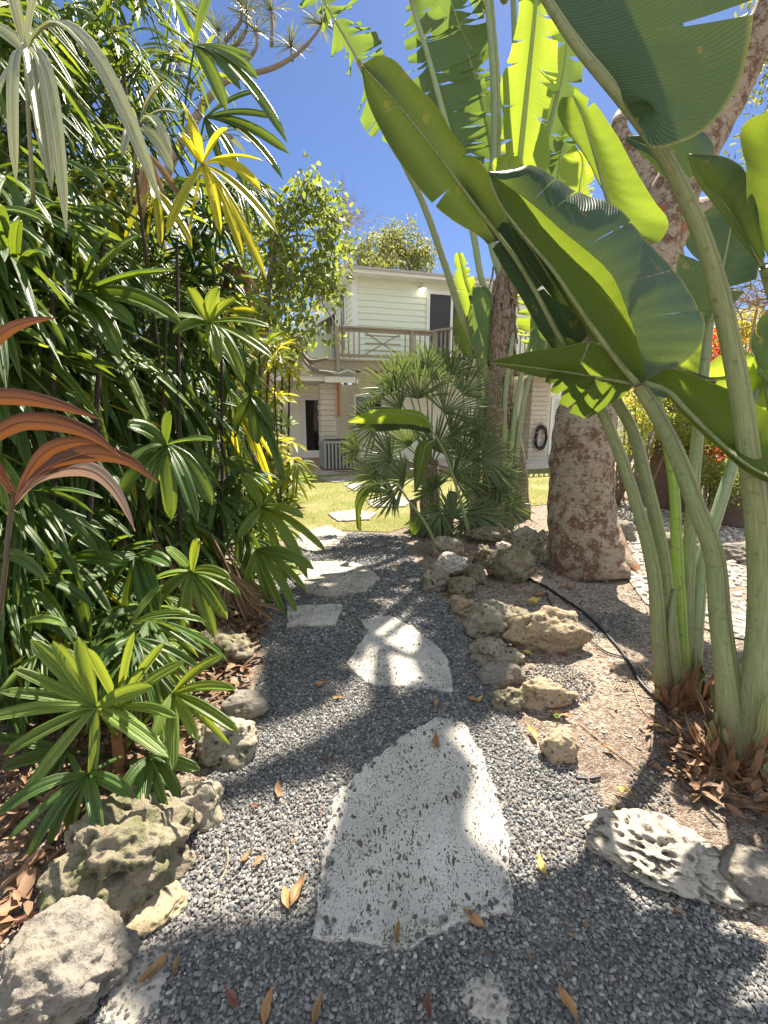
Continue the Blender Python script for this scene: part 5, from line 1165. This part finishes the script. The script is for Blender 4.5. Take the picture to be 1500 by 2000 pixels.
# ================================================================== LADY PALM THICKET
LP = [((-1.85, 2.4), 3.2, 'lady palm nearest the camera at the left edge, with the silvery drooping frond on top'),
      ((-1.62, 3.2), 3.9, 'tall lady palm holding the old yellow frond high over the thicket'),
      ((-1.45, 4.0), 2.9, 'lady palm in the middle of the thicket front, arching over the path'),
      ((-1.35, 4.9), 2.6, 'lady palm whose lowest fronds droop over the small stepping stones'),
      ((-1.60, 5.9), 2.7, 'lady palm at the lawn end of the thicket front row'),
      ((-2.7, 2.9), 4.6, 'dark stemmed lady palm behind the nearest one at the left edge'),
      ((-2.5, 4.3), 4.8, 'tallest lady palm in the back row of the thicket'),
      ((-2.6, 5.6), 4.0, 'back row lady palm nearest the slender tree'),
      ((-2.2, 3.5), 3.6, 'lady palm packed between the two front palms and the back row'),
      ((-2.05, 4.7), 3.3, 'lady palm in the middle row behind the one arching over the path'),
      ((-3.6, 4.6), 4.4, 'lady palm deepest in the left corner of the thicket')]
plants = []; FN = {}
for i, ((x, y), h, lab) in enumerate(LP):
    t = thing('lady_palm', (x, y, 0), lab, 'palm', 'lady palms of the left thicket'); plants.append((t, x, y, h))
    rs = random.Random(i + 40); canes = []
    for j in range(5):
        bx, by = x + rs.uniform(-.25, .25), y + rs.uniform(-.25, .25); hh = h * rs.uniform(.5, .98); lx, ly = rs.uniform(-.35, .35), rs.uniform(-.2, .35)
        P = [(bx, by, -.02), (bx + lx * .3, by + ly * .3, hh * .35), (bx + lx * .7, by + ly * .7, hh * .7), (bx + lx, by + ly, hh)]
        m = MB(); limb(m, P, [.010, .011, .012, .009], 30, 7, .5, i * 7 + j); m.make('stem', M['cane'], t); canes.append(np.array(P))
    plants[-1] = (t, x, y, h, canes)
def stem_for(hub, which=None):
    best = None
    for p in ([plants[which]] if which is not None else plants):
        if which is None and FN.get(p[0].name, 0) >= 90: continue
        for cpts in p[4]:
            z = np.clip(hub[2] - .22, .15, cpts[-1][2]); f = z / cpts[-1][2]
            q = np.array([np.interp(f, [0, .35, .7, 1], cpts[:, k]) for k in range(3)]); d = np.linalg.norm(q - hub)
            if best is None or d < best[0]: best = (d, q, p[0])
    return best
EDGE = [(-50,440),(0,450),(200,505),(350,545),(450,500),(520,495),(600,520),(660,520),(700,525),(900,535),(960,560),(1000,590),(1100,600),(1200,560),(1300,500)]
def edge(y): return np.interp(y, [a for a, b in EDGE], [b for a, b in EDGE])
cnt = 0
def rfrond(x, y, d, L, mat, seed, n=None, w=.036, fx=None):
    global cnt
    rs = random.Random(seed); hub = W(x, y, d); dd, st, t = stem_for(hub)
    FN[t.name] = FN.get(t.name, 0) + 1
    out = hub - st; out[2] = 0; out = out / (np.linalg.norm(out) + 1e-6)
    f = out * rs.uniform(.2, .9) + np.array((rs.uniform(-.5, .8), rs.uniform(-.8, .2), rs.uniform(-.55, .45)))
    if fx is not None: f = np.array(fx)
    up = np.array((rs.uniform(-.6, .6), rs.uniform(-.9, -.05), 1.0))
    nn = n or rs.randint(6, 11)
    if hub[2] < .65: f[2] = rs.uniform(.0, .5)
    tp = fan_tips(hub, f, up, nn, L, R(rs.uniform(130, 220)), rs.uniform(.15, .55) if rs.random() < .35 else rs.uniform(.5, 1.0), seed, .12); tp[:, 2] = np.maximum(tp[:, 2], .05)
    if dd > .95: st = hub - out * .6 + np.array((-.1, .15, -.45))
    frond(t, hub, tp, mat, width=w * L / .40, arch=rs.uniform(.06, .14), nrm=up, stem=st, pet=.006, seed=seed, vfold=.2, blunt=.6, sag=.5, rows=8)
rs = random.Random(11)
for i in range(430):                       # front layer
    y = rs.uniform(330, 1250); x = rs.uniform(-60, edge(y) - 60)
    if i > 340: y = rs.uniform(1080, 1260); x = rs.uniform(0, 470)
    d = 2.0 + 2.35 * max(0, x) / 520 + rs.uniform(-.12, .45)
    r = rs.random(); mt = M['rhapis'] if r < .80 else M['rhapis_hi'] if r < .985 else M['rhapis_yel']
    rfrond(x, y, d, rs.uniform(.36, .48), mt, 1000 + i, w=.043)
for i in range(320):                       # back layer, fills the depth
    y = rs.uniform(380, 1200); x = rs.uniform(-80, edge(y) - 95)
    d = 3.4 + 2.4 * max(0, x) / 520 + rs.uniform(-.2, .9)
    r = rs.random(); rfrond(x, y, d, rs.uniform(.40, .55), M['rhapis'] if r < .8 else M['rhapis_hi'], 2000 + i)
for i in range(115):                       # open crown at the top
    y = rs.uniform(-90, 380); x = rs.uniform(-60, edge(max(0, y)) - 95)
    d = 2.6 + 2.2 * max(0, x) / 520 + rs.uniform(-.2, 1.2)
    r = rs.random(); mt = M['rhapis'] if r < .72 else M['rhapis_hi'] if r < .92 else M['rhapis_pale']
    rfrond(x, y, d, rs.uniform(.42, .60), mt, 3000 + i, w=.032)
for i in range(52):                       # low fronds over the bed edge
    y = rs.uniform(1100, 1270); x = rs.uniform(20, 415 - max(0, y - 1150) * 1.1); z = rs.uniform(.28, .62)
    d = (CAMH - z) / (sn + (y - 1000) / F * cs); r = rs.random()
    rfrond(x, y, d, rs.uniform(.30, .42), M['rhapis'] if r < .75 else M['rhapis_hi'], 5000 + i, w=.040)
# dry fronds hanging low
for i in range(70):
    x = rs.uniform(60, 490); y = rs.uniform(1110, 1290) if x > 330 else rs.uniform(1050, 1300); d = 2.5 + 1.0 * x / 500 + rs.uniform(-.1, .4)
    hub = W(x, y, d); dd, st, t = stem_for(hub)
    tp = fan_tips(hub, (rs.uniform(-.6, .8), rs.uniform(-.6, .1), -1.1), (0, -1, .3), 8, rs.uniform(.22, .36), R(100), .3, 4000 + i, .1)
    frond(t, hub, tp, M['rhapis_dead'], width=.03, arch=.06, nrm=(0, -1, .3), stem=st if dd < .9 else hub + (-.2, .2, .25), seed=i, vfold=.4, blunt=.3, rows=7)
# hanging dead leaves on stems high up
for i, (x, y, d) in enumerate([(60,520,3.0),(150,560,3.1),(40,700,2.9),(190,430,3.2),(100,640,3.1),(445,500,4.2),(290,300,3.2),(470,520,4.6)]):
    hub = W(x, y, d); dd, st, t = stem_for(hub)
    frond(t, hub, fan_tips(hub, (rs.uniform(-.3, .3), -.2, -1), (0, -1, .2), 7, .42, R(60), .2, 4100 + i, .1), M['rhapis_dead'], width=.032, arch=.04, nrm=(0, -1, .2), stem=st if dd < .9 else hub + (-.2, .2, .25), seed=i, vfold=.4, blunt=.3, rows=7)
def kf(hub, tips, d, mat, wpx=36, wk=.80, arch=.08, pl=None, dt=-.12, seed=0, nrm=(0, -.7, .8), blunt=.6, vf=.18):
    """a frond read off closely: hub and tips, tips a little nearer than the hub"""
    h = W(hub[0], hub[1], d); r = random.Random(seed + hub[0])
    tp = [W(t[0], t[1], (t[2] if len(t) > 2 else d + dt + r.uniform(-.08, .08))) for t in tips]
    dd, st, t = stem_for(h) if pl is None else (0, W(pl[0], pl[1], d + .15), None)
    if dd > 1.0: st = h + np.array((-.25, .3, -.35))
    frond(t if pl is None else pl[2], h, tp, mat, width=wpx * wk / F * d, arch=arch, nrm=nrm, stem=st, pet=.007, seed=seed + hub[0], vfold=vf, blunt=blunt, sag=.15, rows=12)
H, Hh = M['rhapis'], M['rhapis_hi']
kf((152,579), [(219,440),(270,455),(325,519),(364,612),(280,640),(60,480),(20,560),(30,680),(150,440),(250,700)], 2.3, H, 46)
kf((324,869), [(280,985),(345,1018),(434,976),(250,895),(230,975),(330,800),(420,860),(390,1010),(255,830)], 2.5, H, 38)
kf((408,631), [(420,554),(462,584),(522,635),(527,687),(360,560),(345,650),(430,700),(300,620),(480,740)], 3.2, Hh, 34)
kf((490,773), [(471,836),(541,883),(527,830),(505,870),(455,700),(500,700),(555,930)], 3.8, H, 30)
kf((513,990), [(569,929),(597,1004),(635,1078),(509,1050),(470,920),(605,1120),(560,1130),(470,1060)], 3.9, Hh, 26)
kf((500,1075), [(570,1085),(596,1150),(590,1205),(545,1210),(480,1150),(612,1110),(520,1180)], 3.7, Hh, 24)
kf((375,1117), [(270,1225),(355,1258),(440,1205),(300,1130),(440,1130),(410,1240),(320,1070),(460,1165),(392,1050)], 2.75, Hh, 36)
kf((130,1095), [(20,1150),(50,1230),(110,1235),(178,1235),(210,1180),(235,1110),(60,1080),(160,1030)], 2.3, H, 36)
kf((265,1085), [(190,1180),(240,1240),(290,1230),(330,1180),(200,1110),(340,1100)], 2.6, H, 36)
# silvery frond hanging in from the top left
kf((50,105), [(32,345,1.45),(130,362,1.45),(222,412,1.4),(330,352,1.35),(-40,300,1.5),(-30,60,1.6),(20,-40,1.6),(90,-60,1.6)], 1.62, M['rhapis_pale'], 36, arch=.16)
# old yellow frond
kf((395,322), [(363,192),(447,252),(510,355),(530,432),(472,508),(498,520),(440,480),(330,470),(350,260),(515,310)], 2.85, M['rhapis_yel'], 29)
kf((300,370), [(305,390),(240,470),(330,480),(370,480),(280,300)], 3.0, M['rhapis_yel'], 26)
kf((440,560), [(500,540),(545,620),(520,700),(400,640),(380,560),(470,500)], 4.2, Hh, 28)
kf((270,250), [(350,230),(342,310),(250,310),(240,190),(320,160),(345,350)], 2.6, M['rhapis_pale'], 26, arch=.2)
kf((380,90), [(500,120),(515,125),(470,190),(545,245),(440,220),(300,40),(420,-30)], 3.4, H, 30)
kf((400,230), [(540,235),(548,300),(568,360),(500,380),(520,170),(430,330)], 3.6, H, 26)
# sunlit yellow-green lady palm near the lawn
Pf = thing('lady_palm', G(520, 960), 'glowing yellow-green lady palm in full sun between thicket and lawn', 'palm', 'lady palms of the left thicket')
pc = []
for j in range(6):
    x = 490 + j * 14; m = MB(); limb(m, [W(x, 965, 8.0) * (1, 1, 0), W(x + 3, 860, 8.0), W(x + 6, 700, 8.0)], [.02, .02, .015], 10, 6, .2, j); m.make('stem', M['cane'], Pf)
for i in range(92):
    r = random.Random(i + 500); y = r.uniform(650, 1000); x = r.uniform(450, min(582, 545 + (y - 650) * .35)); d = 7.6 + r.uniform(-.6, .9); hub = W(x, y, d)
    f = np.array((r.uniform(-.4, 1), r.uniform(-.8, .1), r.uniform(-.5, .6))); up = (r.uniform(-.4, .4), -.4, 1)
    frond(Pf, hub, fan_tips(hub, f, up, r.randint(7, 10), r.uniform(.32, .46), R(190), r.uniform(.1, .4), i + 500, .15), M['rhapis_yel'] if r.random() < .55 and y < 930 else M['rhapis_hi'], width=.05, arch=.1, nrm=up, stem=W(515 + r.uniform(-25, 25), min(y + 40, 950), 8.0), seed=i, rows=6)
# front lady palm, small
P1 = thing('lady_palm', G(230, 1510), 'low young lady palm in the front left, growing beside the mossy rock', 'palm', 'lady palms of the left thicket')
m = MB(); limb(m, [G(235, 1530), W(230, 1460, 1.98), W(222, 1400, 1.95)], [.022, .022, .016], 12, 8, .3, 2); m.make('stem', M['sheath'], P1)
def kp(hub, tips, d, mat, wpx, **k): kf(hub, tips, d, mat, wpx, pl=(k.pop('sx', 228), k.pop('sy', 1440), P1), **k)
kp((187,1381), [(65,1243),(110,1258),(0,1312),(5,1345),(-40,1392),(-5,1475),(55,1552),(195,1530),(315,1462),(150,1250),(290,1340)], 1.80, M['rhapis_hi'], 34, arch=.03, seed=1)
kp((232,1382), [(170,1253),(257,1228),(320,1245),(348,1284),(362,1384),(300,1470)], 1.85, M['rhapis_hi'], 30, arch=.03, seed=2)
kp((337,1355), [(438,1273),(472,1334),(458,1420),(446,1446),(392,1450),(340,1500),(300,1440)], 1.92, M['rhapis_hi'], 27, arch=.04, seed=3, sx=240, sy=1470)
kp((172,1514), [(-10,1592),(20,1655),(52,1685),(205,1660),(120,1640),(260,1560),(90,1660)], 1.72, M['rhapis'], 34, arch=.10, seed=4, sx=235, sy=1480)
kp((290,1480), [(300,1590),(282,1560),(352,1555),(230,1560),(380,1500),(245,1600),(330,1590)], 1.85, M['rhapis'], 32, arch=.08, seed=5, sx=240, sy=1500)
kp((130,1470), [(0,1500),(20,1580),(-30,1440),(60,1600),(180,1560)], 1.95, M['rhapis'], 32, arch=.1, seed=6, sx=225, sy=1480)

# ================================================================== TI PLANT
Tp = thing('ti_plant', (W(-160, 1300, 1.7)[0], W(-160, 1300, 1.7)[1], 0), 'ti plant with coppery red leaves leaning in from the left edge', 'plant')
m = MB(); b0 = Tp.location; limb(m, [(b0[0], b0[1], 0), W(-25,1300,1.62), W(8,1130,1.6), W(20,1010,1.6), W(28,960,1.6)], [.011, .010, .010, .009, .008], 26, 9, .15, 4); m.make('stem', M['ti_stem'], Tp)
def ti(mid, w, mat, d, seed, bulge=.012):
    P = [np.array(W(x, y, dd)) for x, y, dd in mid]; n = len(P); Q = resample(P, 12); T = np.gradient(Q, axis=0)
    vw = np.array((0, 1, -.1)); S = np.cross(T, vw); S /= np.linalg.norm(S, axis=1)[:, None]
    pr = np.interp(np.linspace(0, 1, 12), [0, .12, .4, .65, .85, 1], [.18, .4, 1, .9, .5, .02])[:, None] * w / 2
    big_leaf(Tp, Q, Q - S * pr + np.array((0, .25, 0)) * pr, Q + S * pr + np.array((0, .35, 0)) * pr, mat, (0, 0), seed=seed, midr=.0035, midmat='ti_mid', bulge=bulge, n=30, cols=6)
M['ti_mid'] = plain('ti_midrib', (.22, .07, .03), .5, .2, 10, 0)
ti([(28,960,1.6),(-40,840,1.6),(-60,720,1.58),(-10,660,1.55),(50,628,1.5),(113,621,1.46)], .062, M['ti'], 1.5, 1)
ti([(26,970,1.6),(-50,860,1.58),(-60,790,1.55),(20,775,1.5),(110,790,1.46),(196,819,1.42)], .058, M['ti'], 1.5, 2)
ti([(28,965,1.6),(-30,880,1.57),(20,830,1.54),(100,825,1.5),(180,850,1.46),(236,892,1.42)], .062, M['ti'], 1.5, 3)
ti([(28,975,1.6),(60,940,1.57),(110,905,1.52),(180,885,1.48),(250,900,1.45),(308,944,1.42)], .060, M['ti'], 1.5, 4)
ti([(28,980,1.6),(50,930,1.58),(90,880,1.55),(150,862,1.52),(205,868,1.5)], .050, M['ti'], 1.5, 5)
ti([(28,985,1.6),(70,935,1.56),(130,915,1.52),(190,925,1.48),(235,975,1.46),(264,1038,1.45)], .055, M['ti_green'], 1.5, 6)

# ================================================================== DRAGON TREE (top centre-left)
Dt = thing('dragon_tree', (-3.6, 8.6, 0), 'spiky tufted dragon tree with a thin bare branch reaching across the sky', 'tree', 'trees beyond the thicket')
q = 8.0; m = MB()
limb(m, [(-3.6, 8.6, 0), (-3.5, 8.4, 2.0), W(330, 330, q), W(400, 200, q)], [.12, .10, .08, .07], 26, 10, .2, 2)
limb(m, WW([(400,200,q),(440,160,q),(480,146,q),(535,132,q),(580,105,q),(610,75,q),(628,50,q)]), [.07,.05,.045,.04,.03,.02], 24, 8, .15, 2)
tu = [(628,48),(568,92),(500,62),(480,30),(425,60),(400,110),(455,95),(530,20),(380,30),(350,120),(470,10)]
for x, y in tu[1:]:
    limb(m, WW([(x + (0 if x > 520 else -30), min(200, y + 70) if x != 568 else 112, q), (x + 2, y + 25, q), (x, y, q)]), [.035, .03, .02], 8, 6, .1, 2)
m.make('trunk', M['branch'], Dt)
for i, (x, y) in enumerate(tu):
    r = np.random.default_rng(i); n = 46; hub = W(x, y, q); d = r.normal(size=(n, 3)); d[:, 2] = np.abs(d[:, 2]) * .9 - .25; d /= np.linalg.norm(d, axis=1)[:, None]
    frond(Dt, hub, hub + d * r.uniform(.30, .46, n)[:, None], M['dracaena'], width=.022, arch=.05, nrm=(0, -1, .5), rows=5, seed=i, name='leaf_tuft', blunt=.3, narrow0=.9, vfold=.1)

# ================================================================== SMALL THINGS
def hose(pts, r, label, name='irrigation_hose', z=.012, mat='rubber', cat='hose', grp=None):
    P = [G(x, y) + (0, 0, z + (zz[0] if zz else 0)) for x, y, *zz in pts]; m = MB(); m.tube(resample(P, 60), r, 8)
    o = m.make(name, M[mat], None); return tag(o, label, cat, grp)
hose([(1032,1133),(1065,1148),(1098,1170),(1135,1195),(1165,1222),(1190,1248),(1213,1275),(1232,1305),(1252,1338),(1280,1368),(1300,1395),(1318,1425)], .0105, 'thick black irrigation hose crossing the soil past the slender green stalks')
hose([(1065,1148),(1072,1175),(1090,1200),(1120,1228),(1155,1255),(1190,1278),(1218,1286)], .0055, 'thin black drip line branching from the thick hose over the soil')
hose([(1125,1524),(1150,1526),(1172,1522)], .007, 'short black hose stub lying in the gravel')
hose([(1318,1425),(1328,1436),(1338,1447)], .0085, 'short grey connector piece at the end of the thick hose', 'hose_connector', mat='acgrey')
for i, (pts, r, lab) in enumerate([
    ([(1130,1415),(1180,1455),(1240,1500),(1290,1540),(1330,1560)], .003, 'long dry stem lying below the square tan rock'),
    ([(1075,1615),(1120,1640),(1170,1660),(1195,1672)], .004, 'dry twig ending at the pale seed pod in the gravel'),
    ([(1195,1660),(1225,1690),(1270,1730),(1340,1790)], .003, 'thin curved dry stalk running down toward the lower right gravel'),
    ([(440,1640),(445,1690),(430,1730),(420,1780)], .0025, 'thin reddish twig on the gravel left of the large slab'),
    ([(60,1790),(130,1700),(180,1640),(240,1560)], .004, 'long dry palm stalk leaning below the front lady palm'),
    ([(1350,1535),(1400,1548),(1460,1570)], .018, 'thick grey-brown dead branch among the litter at the right'),
    ([(1380,1440),(1280,1410),(1230,1330)], .003, 'dry straw beside the connector piece')]):
    hose(pts, r, lab, 'twig', .008, 'twig', 'twig', 'dry twigs on the ground')
# weeds
def weed(px, py, label, n=6, L=.05):
    g0 = G(px, py); z0 = g0 + (0, 0, .0); hub = W(px, py - 12, gd(px, py) - .02); t = thing('weed', z0, label, 'plant', 'small weeds')
    r = np.random.default_rng(px); a = np.linspace(0, 6.28, n, endpoint=False) + .3; tp = hub + np.stack([np.cos(a), np.sin(a), np.full(n, .3)], 1) * L
    frond(t, hub, tp, M['rhapis_hi'], width=.018, arch=.1, nrm=(0, -.3, 1), stem=g0, pet=.002, rows=6, seed=px, name='leaves', vfold=.1, blunt=.35)
weed(172, 1722, 'little green weed growing from the mossy rock at the left', 7, .055)
weed(1088, 1412, 'tiny yellow-green sprout under the curled orange leaf', 5, .02)
# fallen leaves
def fallen(px, py, lpx, ang, mat, label, w=.42, curl=.15, z=.022):
    g0 = G(px, py, 0); d = gd(px, py); Lw = lpx / F * d; a = R(ang); t = np.linspace(0, 1, 9)
    dr = np.array((math.cos(a), math.sin(a) * 1.35, 0)); Lv = Lw; sd = np.array((-dr[1], dr[0], 0)); sd /= np.linalg.norm(sd)
    onslab = any(inpoly(np.array([[g0[0], g0[1]]]), Q)[0] for Q in SLABPOLY); zz = (.038 if onslab else z)
    rsx = random.Random(px * 7 + py); cu = curl * rsx.uniform(.7, 1.6)
    wd = np.interp(t, [0, .08, .3, .55, .8, 1], [.03, .35, .9, 1, .6, .02]) * Lv * w / 2
    P = g0 + np.array((0, 0, zz)) + dr * ((t - .5) * Lv)[:, None] + np.array((0, 0, 1)) * (cu * Lv * (2 * t - 1) ** 2 * (1 if rsx.random() < .7 else .3))[:, None]
    side = np.array([-1, -.5, 0, .5, 1]); V = P[:, None] + sd * (side[None] * wd[:, None])[..., None] + np.array((0, 0, 1)) * (np.abs(side)[None] ** 1.5 * wd[:, None] * rsx.uniform(.2, .9))[..., None]
    ph_ = rsx.uniform(0, 6); V[:, :, 2] += (np.sin(t * 9 + ph_)[:, None] * side[None] * .35 + np.sin(t * 17 + ph_)[:, None] * np.abs(side)[None] * .15) * wd[:, None]; V += sd * (np.sin(t * 5 + ph_) * .12 * Lv * w)[:, None, None]; V[:, :, 2] = np.maximum(V[:, :, 2], zz - .006)
    m = MB(); m.grid(V, np.stack(np.broadcast_arrays((side[None] + 1) / 2, t[:, None]), -1))
    rd = P[::2] + np.array((0, 0, .0015)); m.tube(np.vstack([P[0] - dr * Lv * .12, rd]), .0012, 4)
    tag(m.make('fallen_leaf', M[mat], None), label, 'leaf', 'fallen leaves on the path and bed')
FL = [
 (852,1462,40,88,'fallen','upright brown leaf near the top of the large slab'),(926,1806,54,-38,'fallen','curled tan leaf at the lower right corner of the large slab'),
 (776,1840,36,80,'fallen','small tan leaf at the bottom edge of the large slab'),(544,1555,36,-75,'fallen','orange-brown leaf lying upright on the sunny gravel left of the slab'),
 (500,1585,24,5,'fallen_r','small dark red leaf below the orange-brown one'),(508,1692,32,40,'fallen','tan sliver leaf, right one of the close pair left of the slab'),
 (482,1684,30,48,'fallen','tan sliver leaf, left one of the close pair left of the slab'),(582,1752,56,70,'fallen','big crumpled orange leaf touching the shadow edge left of the slab'),
 (560,1765,46,-60,'fallen','smaller tan leaf tucked against the big crumpled orange one'),(1057,1703,40,95,'fallen_y','pale yellow leaf on gravel right of the large slab'),
 (1200,1617,62,60,'fallen_y','large heart-shaped yellow leaf by the holey rock'),(1040,1440,34,-80,'fallen_y','narrow yellow leaf left of the square tan rock'),
 (923,1373,28,-35,'fallen','orange leaf of the pair right of the second slab'),(937,1373,22,50,'fallen_y','yellow leaf of the pair right of the second slab'),
 (852,1380,22,80,'fallen','tiny brown leaf below the second slab'),(626,1344,34,12,'fallen','tan leaf on shaded gravel left of the second slab'),
 (660,1370,24,20,'fallen','small tan leaf on the sunlit strip between the slabs'),(1097,1404,46,-8,'fallen','curled orange-brown leaf above the tiny sprout'),
 (1108,1975,54,-75,'fallen','long brown leaf at the bottom edge, right'),(523,1978,52,88,'fallen','brown leaf standing at the bottom edge, left of centre'),
 (455,1965,46,-30,'fallen_r','dark purple-red curled leaf in the bottom left gravel'),(620,1985,46,70,'fallen','tan leaf at the bottom edge below the large slab'),
 (836,1976,40,88,'fallen_r','thin dark leaf at the bottom edge, centre'),(303,1906,64,52,'fallen','long tan twisted leaf on the flat whitish rock'),
 (346,1900,34,-80,'fallen','oval tan leaf beside the long twisted one'),(1288,1700,46,-65,'fallen_y','yellowish folded leaf in the holey rock'),
 (1320,1790,22,-40,'fallen','small round tan leaf on shaded gravel at lower right'),(1143,1818,18,60,'fallen','tiny orange leaf on dark gravel at lower right'),
 (516,1392,22,70,'fallen_y','small oval leaf beside the smooth pale grey rock'),(640,1490,20,10,'fallen_r','small dark chip of leaf on the shaded gravel above the slab'),
 (1060,1165,40,30,'fallen','large tan leaf beside the drip line near the tree'),(1043,1182,44,15,'fallen_y','yellow-tan leaf left of the drip line'),
 (1110,1150,30,-20,'fallen','tan leaf on dark soil below the tree trunk'),(1105,1122,26,10,'fallen','pale tan leaf at the foot of the big trunk'),
 (1135,1120,34,-5,'fallen_y','yellowish leaf between trunk and hose'),(1195,1307,26,30,'fallen','tan leaf right of the thick hose bend'),
 (1030,1282,26,-30,'fallen_y','small pale leaf in front of the flat tan rock'),(1102,1282,24,5,'fallen_r','dark brown leaf under the flat tan rock'),
 (1190,1470,34,-35,'fallen','pale brown leaf in the shadow by the dry stem'),(1216,1552,34,-25,'fallen_y','yellow leaf at the top of the holey rock'),
 (1290,1430,34,-30,'fallen_y','yellow-green leaf below the connector piece'),(770,1110,20,10,'fallen','small leaf on gravel under the fan palm'),
 (790,1150,18,30,'fallen','tan speck leaf right of the broad rounded slab'),(310,1640,50,55,'fallen','rusty folded leaf wedged by the mossy rock'),
 (700,1070,16,20,'fallen','little brown leaf beside the rough slab at the lawn'),(60,1808,60,10,'fallen_r','rust brown leaf above the corner boulder'),
]
for x, y, l, a, mt, lab in FL: fallen(x, y, l * .86, a, mt, lab)
# leaf litter
def litter(name, px, n, size, mat, zmax=.04, seed=0):
    rs = np.random.default_rng(seed); poly = np.array([G(*p)[:2] for p in px]); lo, hi = poly.min(0), poly.max(0)
    P = rs.uniform(lo, hi, (n * 4, 2)); P = P[inpoly(P, poly)][:n]; n = len(P)
    P = np.c_[P, rs.uniform(.008, zmax, n)]; ax = rs.normal(size=(n, 3)); ax[:, 2] *= .22; ax /= np.linalg.norm(ax, axis=1)[:, None]
    u = np.array((0, 0, 1.0)) + rs.normal(size=(n, 3)) * .35; sd = np.cross(ax, u); sd /= np.linalg.norm(sd, axis=1)[:, None]; nm = np.cross(sd, ax); s = size * rs.uniform(.5, 1.3, n)[:, None]; wd = s * rs.uniform(.2, .5, n)[:, None]
    V = np.stack([P, P + ax * s * .3 + sd * wd * .5 + nm * s * .12, P + ax * s * .7 + sd * wd * .4 + nm * s * .14, P + ax * s + nm * s * .1, P + ax * s * .7 - sd * wd * .4 + nm * s * .14, P + ax * s * .3 - sd * wd * .5 + nm * s * .12], 1)
    i = (np.arange(n) * 6)[:, None]; m = MB(); m.add(V.reshape(-1, 3), quads=np.concatenate([i + np.array([0, 1, 2, 3]), i + np.array([0, 3, 4, 5])]))
    o = m.make(name, M[mat], None); o['kind'] = 'stuff'
litter('leaf_litter', [(1300,1460),(1400,1450),(1560,1560),(1560,1640),(1400,1590),(1340,1560)], 230, .075, 'litter', .07, 1)
litter('leaf_litter', [(1230,1420),(1330,1380),(1420,1450),(1400,1560),(1280,1510)], 110, .06, 'litter', .03, 2)
litter('leaf_litter', [(0,1500),(200,1400),(400,1300),(520,1200),(500,1300),(420,1420),(340,1560),(200,1600),(60,1820),(-100,1900)], 900, .08, 'litter', .07, 3)
litter('leaf_litter', [(-200,1500),(0,1250),(500,1120),(520,1250),(300,1420)], 900, .09, 'litter', .08, 5)
litter('leaf_litter', [(760,1060),(1000,1010),(1260,1100),(1420,1300),(1420,1480),(1180,1440),(1000,1300),(900,1170)], 420, .045, 'litter', .02, 4)
litter('leaf_litter', [(760,1050),(1010,1040),(1100,1120),(1040,1180),(900,1120)], 240, .06, 'litter', .04, 6)
litter('leaf_litter', [(330,1500),(640,1540),(620,1800),(330,1860),(200,1760)], 130, .018, 'litter', .02, 8)
litter('leaf_litter', [(560,1200),(900,1180),(1000,1400),(700,1420),(520,1440)], 90, .018, 'litter', .02, 9)
litter('leaf_litter', [(1000,1450),(1250,1560),(1400,1900),(900,2000),(980,1600)], 140, .018, 'litter', .02, 10)
litter('pine_straw', [(1000,1280),(1240,1200),(1400,1380),(1300,1520),(1120,1520)], 500, .05, 'twigbits', .012, 7) if 'twigbits' in M else None
# overhead wire at the right
m = MB(); m.tube([W(1420, 640, 14), W(1500, 505, 14), W(1700, 430, 14)], .012, 5); tag(m.make('overhead_wire', M['acdark'], None), 'thin dark wire crossing the sky at the right edge', 'wire')
